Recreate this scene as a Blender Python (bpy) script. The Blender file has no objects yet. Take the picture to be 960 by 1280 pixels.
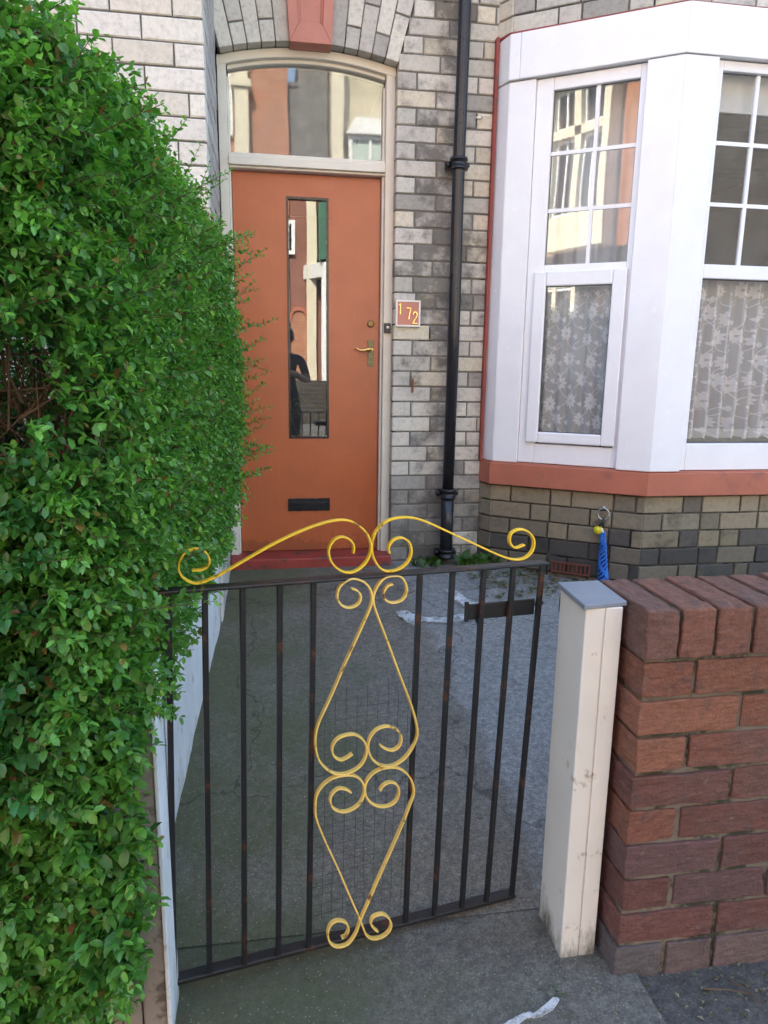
import bpy, bmesh, math, random
import numpy as np
from mathutils import Vector, Matrix, noise as mnoise

random.seed(7)
rng = np.random.default_rng(11)
scene = bpy.context.scene
COL = scene.collection
R = math.radians

# ------------------------------------------------------------------ camera, sky, sun, exposure
CAM_P, CAM_Y, CAM_R, CAM_F = R(11.54377735), R(9.18678433), R(0.80560943), 883.9477
def add_camera():
    cd = bpy.data.cameras.new('camera'); co = bpy.data.objects.new('camera', cd); COL.objects.link(co)
    f = Vector((math.sin(CAM_Y)*math.cos(CAM_P), math.cos(CAM_Y)*math.cos(CAM_P), -math.sin(CAM_P)))
    rt = Vector((math.cos(CAM_Y), -math.sin(CAM_Y), 0)); up = rt.cross(f)
    c, s = math.cos(CAM_R), math.sin(CAM_R)
    r2 = rt*c + up*s; u2 = up*c - rt*s
    m = Matrix((r2, u2, -f)).transposed().to_4x4(); m.translation = Vector((0, 0, 1.35))
    co.matrix_world = m
    cd.sensor_fit = 'VERTICAL'; cd.sensor_height = 32.0; cd.lens = CAM_F/1280*32.0
    cd.clip_start = 0.02; cd.clip_end = 2000
    scene.camera = co
add_camera()

SUN_EL, SUN_AZ = R(47), R(-14)            # azimuth from +Y towards +X: the sun stands behind the house
world = bpy.data.worlds.new('World'); scene.world = world; world.use_nodes = True
wn = world.node_tree.nodes; wl = world.node_tree.links
sky = wn.new('ShaderNodeTexSky'); sky.sky_type = 'NISHITA'; sky.sun_disc = False
sky.sun_elevation = SUN_EL; sky.sun_rotation = SUN_AZ; sky.air_density = 1.0; sky.dust_density = 1.5; sky.ozone_density = 1.0
wl.new(sky.outputs[0], wn['Background'].inputs[0]); wn['Background'].inputs[1].default_value = 0.15
sd = bpy.data.lights.new('sun', 'SUN'); so = bpy.data.objects.new('sun', sd); COL.objects.link(so)
sd.energy = 4.0; sd.angle = R(0.53); sd.color = (1.0, 0.94, 0.85)
sv = Vector((math.sin(SUN_AZ)*math.cos(SUN_EL), math.cos(SUN_AZ)*math.cos(SUN_EL), math.sin(SUN_EL)))
so.rotation_euler = (-sv).to_track_quat('-Z', 'Y').to_euler(); so.location = sv*40

scene.view_settings.view_transform = 'Standard'; scene.view_settings.look = 'None'
scene.view_settings.gamma = 1; scene.view_settings.use_curve_mapping = False
scene.view_settings.exposure = 2.85
scene.view_settings.use_white_balance = True; scene.view_settings.white_balance_temperature = 6800; scene.view_settings.white_balance_tint = 6
scene.cycles.max_bounces = 8; scene.cycles.transparent_max_bounces = 16
scene.cycles.use_denoising = True

# ------------------------------------------------------------------ helpers: materials
class NT:
    def __init__(s, name):
        s.m = bpy.data.materials.new(name); s.m.use_nodes = True
        s.t = s.m.node_tree; s.n = s.t.nodes; s.l = s.t.links; s.b = s.n['Principled BSDF']; s.out = s.n['Material Output']
    def node(s, typ, **kw):
        n = s.n.new(typ)
        for k, v in kw.items(): setattr(n, k, v)
        return n
    def link(s, a, b): s.l.new(a, b)
    def coord(s):
        if not hasattr(s, 'tc'): s.tc = s.node('ShaderNodeNewGeometry').outputs['Position']
        return s.tc
    def noise(s, scale, detail=6, rough=.6, vec=None, dist=0):
        n = s.node('ShaderNodeTexNoise'); n.inputs['Scale'].default_value = scale; n.inputs['Detail'].default_value = detail
        n.inputs['Roughness'].default_value = rough; n.inputs['Distortion'].default_value = dist
        s.link(vec if vec is not None else s.coord(), n.inputs['Vector']); return n.outputs[0]
    def mapping(s, scale=(1, 1, 1), loc=(0, 0, 0)):
        n = s.node('ShaderNodeMapping'); n.inputs['Scale'].default_value = scale; n.inputs['Location'].default_value = loc
        s.link(s.coord(), n.inputs['Vector']); return n.outputs[0]
    def ramp(s, fac, stops):
        n = s.node('ShaderNodeValToRGB'); e = n.color_ramp.elements
        while len(e) < len(stops): e.new(.5)
        for i, (p, c) in enumerate(stops):
            e[i].position = p; e[i].color = (c[0], c[1], c[2], 1) if isinstance(c, (tuple, list)) else (c, c, c, 1)
        s.link(fac, n.inputs[0]); return n.outputs[0]
    def mix(s, fac, a, b, mode='MIX'):
        n = s.node('ShaderNodeMix', data_type='RGBA', blend_type=mode)
        for sock, v in ((n.inputs[0], fac), (n.inputs[6], a), (n.inputs[7], b)):
            if isinstance(v, (int, float)): sock.default_value = v
            elif isinstance(v, (tuple, list)): sock.default_value = (v[0], v[1], v[2], 1)
            else: s.link(v, sock)
        return n.outputs[2]
    def math(s, op, a, b=0.0, clamp=False):
        n = s.node('ShaderNodeMath', operation=op, use_clamp=clamp)
        for sock, v in ((n.inputs[0], a), (n.inputs[1], b)):
            if isinstance(v, (int, float)): sock.default_value = v
            else: s.link(v, sock)
        return n.outputs[0]
    def attr(s, name='Col'):
        n = s.node('ShaderNodeAttribute'); n.attribute_name = name; return n
    def base(s, c):
        if isinstance(c, (tuple, list)): s.b.inputs['Base Color'].default_value = (c[0], c[1], c[2], 1)
        else: s.link(c, s.b.inputs['Base Color'])
    def rough(s, v):
        if isinstance(v, (int, float)): s.b.inputs['Roughness'].default_value = v
        else: s.link(v, s.b.inputs['Roughness'])
    def bump(s, h, strength=.3, dist=.003):
        n = s.node('ShaderNodeBump'); n.inputs['Strength'].default_value = strength; n.inputs['Distance'].default_value = dist
        s.link(h, n.inputs['Height']); s.link(n.outputs[0], s.b.inputs['Normal'])
    def sep(s):
        n = s.node('ShaderNodeSeparateXYZ'); s.link(s.coord(), n.inputs[0]); return n.outputs

MATS = {}
def paint(name, col, rough=.4, var=.12, dirt=None, dirt_amt=.5, dirt_scale=14, bump=.15, bscale=60, metal=0.0, foot=None, brush=False):
    t = NT(name)
    n1 = t.noise(6, 5); dark = tuple(c*(1-var) for c in col); light = tuple(min(1, c*(1+var)) for c in col)
    c = t.ramp(n1, [(.3, dark), (.7, light)])
    if dirt:
        n2 = t.noise(dirt_scale, 8, .7); c = t.mix(t.ramp(n2, [(dirt_amt, 0.0), (dirt_amt+.08, 1.0)]), c, dirt)
    if foot:  # splashed dirt creeping up from the ground with a ragged edge
        e = t.math('ADD', t.math('MULTIPLY', t.sep()[2], 1/foot[0]), t.math('MULTIPLY', t.noise(16, 9, .75, t.mapping((1, 1, .35))), 1.4))
        c = t.mix(t.ramp(e, [(.62, foot[2]), (.95, 0.0)]), c, foot[1])
    if brush:  # vertical brush marks, a few scuffs and grime low down
        st = t.noise(1.0, 6, .7, t.mapping((150, 30, 5))); c = t.mix(1.0, c, t.ramp(st, [(.3, .955), (.7, 1.04)]), 'MULTIPLY')
        e = t.math('ADD', t.math('MULTIPLY', t.sep()[2], 1.6), t.math('MULTIPLY', t.noise(11, 9, .8), 1.0)); c = t.mix(t.ramp(e, [(.98, .45), (1.25, 0.0)]), c, (.16, .05, .025))
        c = t.mix(t.ramp(t.noise(1.0, 9, .8, t.mapping((50, 20, 22))), [(.66, 0.0), (.72, .5)]), c, (.52, .20, .10))
    t.base(c); t.rough(t.math('ADD', t.math('MULTIPLY', t.noise(25, 4), .2), rough-.1))
    t.bump(t.noise(bscale, 5), bump, .002); t.b.inputs['Metallic'].default_value = metal
    MATS[name] = t.m; return t.m

def brick_attr(name, soot=(.03, .028, .027), fine=40, rough=.85, bump=.5, tint=None, speck=False):
    """bricks carry their own colour in Col; alpha tells how sooty each one is"""
    t = NT(name); a = t.attr()
    f1 = t.noise(fine, 8, .7); f2 = t.noise(9, 6, .65)
    c = t.mix(1.0, a.outputs['Color'], t.ramp(f1, [(.25, .66), (.5, 1.0), (.8, 1.16)]), 'MULTIPLY')
    if tint: c = t.mix(t.ramp(t.noise(3.1, 5, .7), [(.5, 0.0), (.68, .55)]), c, tint)
    if speck:
        v = t.node('ShaderNodeTexVoronoi'); v.inputs['Scale'].default_value = 160; t.link(t.coord(), v.inputs['Vector'])
        c = t.mix(t.ramp(v.outputs['Distance'], [(.10, .7), (.22, 0.0)]), c, (.07, .035, .03))
        c = t.mix(t.ramp(t.noise(34, 9, .78, dist=1.5), [(.60, 0.0), (.70, .55)]), c, (.30, .24, .20))
        c = t.mix(t.ramp(t.noise(15, 9, .75), [(.54, 0.0), (.66, .7)]), c, (.075, .055, .05))
        stretch = t.noise(1.0, 6, .7, t.mapping((30, 30, 170))); c = t.mix(1.0, c, t.ramp(stretch, [(.3, .72), (.7, 1.22)]), 'MULTIPLY')
    m = t.math('ADD', t.math('MULTIPLY', f2, .8), t.math('MULTIPLY', f1, .35))
    m = t.math('ADD', m, a.outputs['Alpha'])
    c = t.mix(t.ramp(m, [(.82, 0.0), (1.16, .72)]), c, soot)
    t.base(c); t.rough(rough)
    t.bump(t.mix(.5, f1, t.noise(180, 4, .7)), bump, .010 if speck else .004)
    MATS[name] = t.m; return t.m

def wall_brick(name, c1, c2, mortar, scale=1.0, rough=.85):
    """plain coursed brickwork for far walls"""
    t = NT(name); s = t.sep()
    v = t.node('ShaderNodeCombineXYZ'); t.link(t.math('ADD', s[0], s[1]), v.inputs[0]); t.link(s[2], v.inputs[1])
    b = t.node('ShaderNodeTexBrick'); t.link(v.outputs[0], b.inputs['Vector'])
    b.inputs['Color1'].default_value = (*c1, 1); b.inputs['Color2'].default_value = (*c2, 1); b.inputs['Mortar'].default_value = (*mortar, 1)
    b.inputs['Scale'].default_value = 1.0*scale; b.inputs['Brick Width'].default_value = .235; b.inputs['Row Height'].default_value = .085
    b.inputs['Mortar Size'].default_value = .008; b.inputs['Bias'].default_value = 0
    c = t.mix(1.0, b.outputs['Color'], t.ramp(t.noise(2.2, 6, .7), [(.25, .72), (.75, 1.15)]), 'MULTIPLY')
    t.base(c); t.rough(rough); t.bump(t.math('SUBTRACT', 1.0, b.outputs['Fac']), .4, .006)
    MATS[name] = t.m; return t.m

def glass(name, wob=.004, tint=(.985, .99, .99), gain=2.0, rgh=0.0, veil=0.0):
    t = NT(name); t.n.remove(t.b)
    tr = t.node('ShaderNodeBsdfTransparent'); tr.inputs[0].default_value = (*tint, 1)
    gl = t.node('ShaderNodeBsdfGlossy'); gl.inputs['Roughness'].default_value = rgh; gl.inputs[0].default_value = (1, 1, 1, 1)
    fr = t.node('ShaderNodeFresnel'); bf = t.node('ShaderNodeNewGeometry').outputs['Backfacing']   # same reflectance from either side of the sheet
    t.link(t.math('ADD', 1.5, t.math('MULTIPLY', bf, 1/1.5-1.5)), fr.inputs[0])
    mx = t.node('ShaderNodeMixShader'); t.link(t.math('MULTIPLY', fr.outputs[0], gain, True), mx.inputs[0])
    t.link(tr.outputs[0], mx.inputs[1]); t.link(gl.outputs[0], mx.inputs[2]); df = t.node('ShaderNodeBsdfDiffuse'); df.inputs[0].default_value = (.55, .54, .50, 1); m2 = t.node('ShaderNodeMixShader')
    t.link(t.ramp(t.noise(7, 8, .7), [(.3, veil*.4), (.75, veil*1.6)]), m2.inputs[0]); t.link(mx.outputs[0], m2.inputs[1]); t.link(df.outputs[0], m2.inputs[2]); t.link(m2.outputs[0], t.out.inputs[0])  # pale diffuse haze mixed in to wash out the reflections
    bp = t.node('ShaderNodeBump'); bp.inputs['Strength'].default_value = 1.0; bp.inputs['Distance'].default_value = wob
    t.link(t.noise(1.7, 1, .5), bp.inputs['Height']); t.link(bp.outputs[0], gl.inputs['Normal'])
    MATS[name] = t.m; return t.m

# ------------------------------------------------------------------ helpers: meshes
class MB:
    """collects verts and faces (with material slot and per-vertex colour) for ONE mesh object"""
    def __init__(s): s.v = []; s.f = []; s.mi = []; s.c = []; s.cur = 0; s.col = (1, 1, 1, 0); s.smooth = []; s.sm = False
    def vert(s, p): s.v.append((float(p[0]), float(p[1]), float(p[2]))); s.c.append(s.col); return len(s.v)-1
    def face(s, idx): s.f.append(tuple(idx)); s.mi.append(s.cur); s.smooth.append(s.sm)
    def box(s, x0, x1, y0, y1, z0, z1):
        i = [s.vert(p) for p in ((x0, y0, z0), (x1, y0, z0), (x1, y1, z0), (x0, y1, z0), (x0, y0, z1), (x1, y0, z1), (x1, y1, z1), (x0, y1, z1))]
        for q in ((0, 3, 2, 1), (4, 5, 6, 7), (0, 1, 5, 4), (1, 2, 6, 5), (2, 3, 7, 6), (3, 0, 4, 7)): s.face([i[k] for k in q])
    def hexa(s, p):
        """box from 8 points: bottom loop (4, counter-clockwise from above) then top loop"""
        i = [s.vert(q) for q in p]
        for q in ((0, 3, 2, 1), (4, 5, 6, 7), (0, 1, 5, 4), (1, 2, 6, 5), (2, 3, 7, 6), (3, 0, 4, 7)): s.face([i[k] for k in q])
    def prism(s, poly, o, u, w, n, t):
        """polygon (a,b) in plane o+a*u+b*w extruded from 0 to t along n"""
        o, u, w, n = Vector(o), Vector(u), Vector(w), Vector(n)
        A = [s.vert(o+u*a+w*b) for a, b in poly]; B = [s.vert(o+u*a+w*b+n*t) for a, b in poly]
        k = len(poly); s.face(A[::-1]); s.face(B)
        for j in range(k): s.face((A[j], A[(j+1) % k], B[(j+1) % k], B[j]))
    def tube(s, pts, r, n=8, caps=True):
        pts = [Vector(p) for p in pts]; rs = r if isinstance(r, (list, tuple)) else [r]*len(pts); old = s.sm; s.sm = True
        rings = []; ref = None
        for i, p in enumerate(pts):
            d = (pts[min(i+1, len(pts)-1)]-pts[max(i-1, 0)]).normalized()
            if ref is None: ref = d.orthogonal().normalized()
            ref = (ref-d*ref.dot(d))
            ref = ref.normalized() if ref.length > 1e-6 else d.orthogonal().normalized()
            b = d.cross(ref)
            rings.append([s.vert(p+(ref*math.cos(2*math.pi*k/n)+b*math.sin(2*math.pi*k/n))*rs[i]) for k in range(n)])
        for a, b in zip(rings, rings[1:]):
            for k in range(n): s.face((a[k], a[(k+1) % n], b[(k+1) % n], b[k]))
        if caps: s.sm = False; s.face(rings[0][::-1]); s.face(rings[-1])
        s.sm = old
    def ribbon(s, pts, nrm, width, th):
        """flat bar: pts path in a plane with normal nrm; width across nrm, thickness in the plane"""
        pts = [Vector(p) for p in pts]; nrm = Vector(nrm).normalized(); rings = []; old = s.sm
        for i, p in enumerate(pts):
            d = (pts[min(i+1, len(pts)-1)]-pts[max(i-1, 0)]).normalized(); e = nrm.cross(d).normalized()
            rings.append([s.vert(p+e*(th/2*a)+nrm*(width/2*b)) for a, b in ((-1, -1), (1, -1), (1, 1), (-1, 1))])
        s.sm = False
        for a, b in zip(rings, rings[1:]):
            for k in range(4): s.face((a[k], a[(k+1) % 4], b[(k+1) % 4], b[k]))
        s.face(rings[0][::-1]); s.face(rings[-1]); s.sm = old
    def lathe(s, prof, c, n=20, axis='z'):
        old = s.sm; s.sm = True; rings = []
        for r, h in prof:
            ring = []
            for k in range(n):
                a = 2*math.pi*k/n; x, y = r*math.cos(a), r*math.sin(a)
                ring.append(s.vert((c[0]+x, c[1]+y, c[2]+h) if axis == 'z' else ((c[0]+x, c[1]-h, c[2]+y) if axis == 'y' else (c[0]+h, c[1]+x, c[2]+y))))
            rings.append(ring)
        for a, b in zip(rings, rings[1:]):
            for k in range(n): s.face((a[k], a[(k+1) % n], b[(k+1) % n], b[k]))
        s.face(rings[0][::-1]); s.face(rings[-1]); s.sm = old
    def build(s, name, mats, parent=None, bevel=0, seg=2, fix=True, auto=True):
        me = bpy.data.meshes.new(name); me.from_pydata(s.v, [], s.f)
        mats = mats if isinstance(mats, (list, tuple)) else [mats]
        for m in mats: me.materials.append(MATS[m] if isinstance(m, str) else m)
        me.polygons.foreach_set('material_index', s.mi); me.polygons.foreach_set('use_smooth', s.smooth)
        at = me.color_attributes.new('Col', 'FLOAT_COLOR', 'POINT'); at.data.foreach_set('color', np.array(s.c, dtype=np.float32).ravel())
        if fix:
            bm = bmesh.new(); bm.from_mesh(me); bmesh.ops.recalc_face_normals(bm, faces=bm.faces); bm.to_mesh(me); bm.free()
        me.update()
        o = bpy.data.objects.new(name, me); COL.objects.link(o)
        if parent is not None:
            o.parent = parent
            if parent.get('_local') is None and parent.parent is None and parent.type == 'EMPTY': o.location = -parent.location
        if bevel:
            b = o.modifiers.new('bevel', 'BEVEL'); b.width = bevel; b.segments = seg; b.limit_method = 'ANGLE'; b.angle_limit = R(35)
            b.harden_normals = False
        return o

def empty(name, loc, rz=0, local=False):
    o = bpy.data.objects.new(name, None); COL.objects.link(o); o.location = loc; o.rotation_euler = (0, 0, rz); o.empty_display_size = .1
    if local: o['_local'] = 1
    return o
def tag(o, label=None, cat=None, group=None, kind=None):
    for k, v in (('label', label), ('category', cat), ('group', group), ('kind', kind)):
        if v: o[k] = v
    return o
def spline(pts, n=6):
    """Catmull-Rom through points"""
    P = [Vector(p) for p in pts]; P = [P[0]*2-P[1]]+P+[P[-1]*2-P[-2]]; out = []
    for i in range(1, len(P)-2):
        for k in range(n):
            t = k/n; a, b, c, d = P[i-1:i+3]
            out.append(.5*((2*b)+(c-a)*t+(2*a-5*b+4*c-d)*t*t+(3*b-a-3*c+d)*t**3))
    out.append(P[-2]); return out
def nz(x, y, z): return mnoise.noise(Vector((x, y, z)))

# ------------------------------------------------------------------ materials
brick_attr('facade_brick', soot=(.035, .032, .032), fine=45)
brick_attr('wing_brick', soot=(.12, .11, .10), fine=55, bump=.25)
brick_attr('plinth_brick', soot=(.014, .013, .013), fine=38)
brick_attr('red_brick', soot=(.05, .036, .032), fine=70, bump=1.0, tint=(.13, .085, .075), speck=True)
paint('mortar_grey', (.165, .152, .135), .9, .3, (.04, .038, .035), .55, 6, .8, 200)
paint('mortar_wing', (.115, .105, .092), .9, .3, (.05, .046, .042), .55, 6, .6, 200)
paint('mortar_red', (.15, .125, .095), .92, .3, (.035, .035, .02), .49, 9, .9, 200)
paint('mortar_dark', (.10, .092, .08), .92, .3, (.02, .02, .02), .5, 7, .8, 200)
paint('door_paint', (.45, .110, .038), .34, .07, (.33, .085, .03), .64, 9, .10, 70, brush=True)
paint('sill_paint', (.42, .135, .082), .5, .1, (.30, .11, .08), .6, 7, .12, 60)
paint('keystone_paint', (.50, .19, .135), .5, .1, (.42, .15, .10), .6, 9, .15, 60)
paint('red_trim', (.26, .04, .03), .6, .2, (.12, .05, .04), .55, 20)
paint('step_paint', (.30, .04, .03), .55, .2, (.07, .05, .045), .52, 8, .3, 50)
paint('cream_paint', (.70, .66, .57), .4, .06, (.36, .30, .22), .66, 6, .1, 60)
paint('upvc', (.82, .82, .84), .24, .03, (.66, .65, .61), .70, 7, .04, 30)
paint('post_white', (.70, .655, .59), .45, .05, (.34, .27, .19), .63, 16, .25, 40, foot=(.30, (.07, .06, .04), .9))
paint('wall_white', (.60, .62, .64), .7, .1, (.36, .36, .33), .58, 7, .6, 45, foot=(.5, (.20, .21, .17), .7))
paint('lead', (.20, .22, .25), .5, .12, (.32, .34, .36), .6, 12, .3, 60)
paint('black_iron', (.012, .012, .014), .42, .2, (.085, .030, .011), .565, 15, .5, 110)
paint('pipe_black', (.014, .014, .018), .3, .2, (.05, .05, .05), .66, 10, .2, 50)
paint('black_gloss', (.01, .01, .014), .25, .1)
paint('yellow_paint', (.84, .53, .03), .38, .1, (.14, .06, .02), .58, 30, .4, 120)
paint('yellow_pale', (.78, .53, .13), .45, .1, (.17, .075, .025), .575, 32, .4, 120)
paint('brass', (.65, .45, .17), .3, .15, (.25, .17, .08), .6, 20, .1, 60, metal=1.0)
paint('dull_brass', (.34, .22, .09), .5, .2, metal=.8)
paint('old_brass', (.20, .17, .10), .45, .2, metal=.7)
paint('steel', (.62, .62, .64), .3, .1, metal=1.0)
paint('rust', (.20, .075, .025), .85, .3)
paint('white_tile', (.74, .70, .64), .4, .05)
paint('blue_rope', (.015, .14, .52), .55, .35, (.30, .48, .80), .58, 90, .5, 300)  # pale blue flecks are highlights painted onto the strands
paint('yellow_plastic', (.62, .52, .02), .4, .1)
paint('dark_plastic', (.02, .02, .02), .4, .1)
paint('terracotta', (.17, .055, .035), .85, .2, (.05, .03, .025), .55, 20)
paint('old_timber', (.26, .215, .18), .85, .3, (.10, .08, .065), .52, 12, .6, 50)
paint('pink_render', (.46, .30, .25), .85, .12, (.24, .13, .10), .56, 9, .5, 40)
def worn_paint():
    t = NT('white_spill'); t.base((.60, .61, .62)); t.rough(.75); tr = t.node('ShaderNodeBsdfTransparent'); mx = t.node('ShaderNodeMixShader')
    t.link(t.ramp(t.math('ADD', t.math('MULTIPLY', t.noise(38, 9, .8), .6), t.math('MULTIPLY', t.noise(9, 5, .7), .4)), [(.40, .05), (.56, .85)]), mx.inputs[0]); t.link(tr.outputs[0], mx.inputs[1]); t.link(t.b.outputs[0], mx.inputs[2]); t.link(mx.outputs[0], t.out.inputs[0]); MATS['white_spill'] = t.m
worn_paint()
paint('latch_black', (.010, .010, .011), .45, .2, (.09, .035, .012), .68, 22, .4, 90)
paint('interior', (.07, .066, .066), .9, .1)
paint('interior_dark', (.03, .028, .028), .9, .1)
paint('drape', (.62, .62, .62), .9, .06)
paint('blind', (.72, .73, .72), .8, .03)
paint('slate', (.10, .10, .12), .6, .2)
paint('cream_stone', (.66, .60, .46), .8, .08)
paint('white_gloss', (.80, .80, .78), .4, .04)
paint('green_paint', (.03, .13, .08), .5, .1)
paint('grey_render', (.15, .145, .14), .95, .35, (.30, .28, .25), .58, 6, .8, 30)
paint('skin', (.45, .26, .18), .5, .08)
paint('navy_cloth', (.022, .026, .05), .85, .2)
paint('trouser_cloth', (.02, .02, .026), .85, .2)
paint('hair_dark', (.015, .012, .01), .6, .1)
paint('bark', (.10, .062, .04), .9, .3)
paint('dead_leaf', (.22, .12, .05), .8, .3)
wall_brick('upper_brick', (.40, .38, .33), (.33, .31, .28), (.2, .19, .17))
wall_brick('orange_brick', (.44, .17, .085), (.38, .14, .07), (.42, .30, .22))
wall_brick('cream_brick', (.58, .52, .37), (.52, .46, .33), (.44, .40, .32))
wall_brick('brown_brick', (.050, .039, .030), (.030, .025, .021), (.085, .073, .062), .8)  # very dark; on the tall house this colour carries painted shade
wall_brick('red_far_brick', (.27, .09, .055), (.22, .075, .05), (.24, .18, .15))
glass('pane', .0008, veil=.03); glass('pane_wavy', .0012, rgh=.01, veil=.06); glass('pane_veiled', .0012, rgh=.022, veil=.11); paint('gasket', (.10, .10, .105), .7)
paint('far_net', (.42, .50, .46), .5, .15)
glass('far_pane', .001, (.06, .07, .08), 1.2)

def concrete(name, a, b, moss=None, moss_pos=(.5, .62), damp=None, dry=None):
    t = NT(name); big = t.noise(1.3, 6, .65); fine = t.noise(150, 5, .8); mid = t.noise(14, 8, .72)
    c = t.ramp(mid, [(.25, a), (.7, b)])
    if dry:   # paler concrete to the right, with a ragged edge
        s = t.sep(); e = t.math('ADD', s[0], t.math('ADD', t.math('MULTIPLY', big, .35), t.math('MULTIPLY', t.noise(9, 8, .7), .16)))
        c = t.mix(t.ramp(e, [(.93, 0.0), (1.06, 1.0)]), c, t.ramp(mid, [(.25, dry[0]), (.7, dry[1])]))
    sp2 = t.noise(48, 8, .8); c = t.mix(1.0, c, t.ramp(sp2, [(.32, .5), (.5, 1.0), (.68, 1.6)]), 'MULTIPLY')
    c = t.mix(1.0, c, t.ramp(fine, [(.3, .45), (.5, 1.0), (.72, 1.75)]), 'MULTIPLY')
    if moss: c = t.mix(t.ramp(t.math('ADD', t.math('ADD', t.math('MULTIPLY', big, .75), t.math('MULTIPLY', mid, .25)), t.math('SUBTRACT', .05, t.math('MULTIPLY', t.math('MINIMUM', t.sep()[0], .9), .22))), [(moss_pos[0], 0.0), (moss_pos[1], .7)]), c, moss)
    wob = t.node('ShaderNodeVectorMath', operation='ADD'); nv_ = t.node('ShaderNodeTexNoise'); nv_.inputs['Scale'].default_value = 3.5; nv_.inputs['Detail'].default_value = 6; t.link(t.coord(), nv_.inputs['Vector'])
    sc_ = t.node('ShaderNodeVectorMath', operation='SCALE'); sc_.inputs['Scale'].default_value = .5; t.link(nv_.outputs['Color'], sc_.inputs[0]); t.link(t.coord(), wob.inputs[0]); t.link(sc_.outputs[0], wob.inputs[1])
    ck = t.node('ShaderNodeTexVoronoi', feature='DISTANCE_TO_EDGE'); ck.inputs['Scale'].default_value = .8; t.link(wob.outputs[0], ck.inputs['Vector'])
    c = t.mix(t.ramp(ck.outputs['Distance'], [(.001, .75), (.0045, 0.0)]), c, (.02, .02, .016))
    c = t.mix(t.ramp(t.noise(5.5, 10, .8), [(.56, 0.0), (.70, .55)]), c, tuple(x*.42 for x in a))
    c = t.mix(t.ramp(t.noise(7.7, 10, .8, t.mapping((1, 1, 1), (7, 3, 0))), [(.60, 0.0), (.72, .45)]), c, tuple(min(1, x*1.9) for x in b))
    vr = t.node('ShaderNodeTexVoronoi'); vr.inputs['Scale'].default_value = 75; t.link(t.coord(), vr.inputs['Vector'])
    c = t.mix(t.ramp(vr.outputs['Distance'], [(.08, .8), (.16, 0.0)]), c, tuple(min(1, x*2.2) for x in b))
    t.base(c); t.rough(t.ramp(mid, [(.3, .62), (.7, .9)])); t.bump(t.mix(.5, fine, mid), .7, .006)
    MATS[name] = t.m
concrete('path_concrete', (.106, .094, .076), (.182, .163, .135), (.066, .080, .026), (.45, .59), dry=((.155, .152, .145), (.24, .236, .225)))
concrete('yard_concrete', (.125, .135, .14), (.19, .20, .205), (.09, .10, .075), (.58, .72))
concrete('threshold_concrete', (.074, .068, .056), (.145, .134, .115), (.062, .074, .028), (.42, .57))
concrete('pavement_concrete', (.048, .043, .038), (.09, .083, .075), (.03, .026, .02), (.45, .6))
concrete('far_pavement', (.09, .088, .085), (.13, .127, .122))
concrete('asphalt', (.045, .045, .048), (.065, .065, .068))
concrete('soil', (.03, .024, .018), (.06, .05, .036))

# ------------------------------------------------------------------ the setting: ground, road, pavement, path
K = 0.07
def gz(y): return 0.0 if y < 1.3 else K*(y-1.3)
def sheet(name, mat, x0, x1, y0, y1, z0=None, nx=2, ny=2, rough=0.0, dz=0.0, kind='structure'):
    m = MB(); ids = []
    for j in range(ny+1):
        row = []
        for i in range(nx+1):
            x = x0+(x1-x0)*i/nx; y = y0+(y1-y0)*j/ny; z = (gz(y) if z0 is None else z0)+dz
            if rough: z += rough*(nz(x*1.7, y*1.7, 3.1)+.5*nz(x*6, y*6, .4))
            row.append(m.vert((x, y, z)))
        ids.append(row)
    m.sm = True
    for j in range(ny):
        for i in range(nx): m.face((ids[j][i], ids[j][i+1], ids[j+1][i+1], ids[j+1][i]))
    o = m.build(name, mat); tag(o, kind=kind); return o
sheet('ground', 'soil', -400, 400, -400, 400, -.18)
sheet('road', 'asphalt', -60, 60, -7.0, -1.6, -.115)
sheet('far_pavement', 'far_pavement', -60, 60, -8.9, -7.0, 0)
m = MB(); m.box(-60, 60, -1.75, -1.6, -.17, .004); tag(m.build('kerb', 'far_pavement'), kind='structure')
m = MB(); m.box(-60, 60, -7.0, -6.85, -.17, .004); tag(m.build('far_kerb', 'far_pavement'), kind='structure')
sheet('pavement', 'pavement_concrete', -60, 60, -1.6, 1.275, -.006, 60, 4)
sheet('threshold', 'threshold_concrete', -.45, .80, .93, 1.56, 0.006, 30, 20, .0015)
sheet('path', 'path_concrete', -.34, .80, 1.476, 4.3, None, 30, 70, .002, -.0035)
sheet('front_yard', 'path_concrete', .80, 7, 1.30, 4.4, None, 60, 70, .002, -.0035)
sheet('garden_bed', 'soil', -7, -.34, 1.28, 3.4, None, 20, 20, .02, 0)
m = MB(); m.box(-.36, .78, 1.28, 4.3, -.17, -.02); tag(m.build('path_bed', 'soil'), kind='structure')

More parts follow.
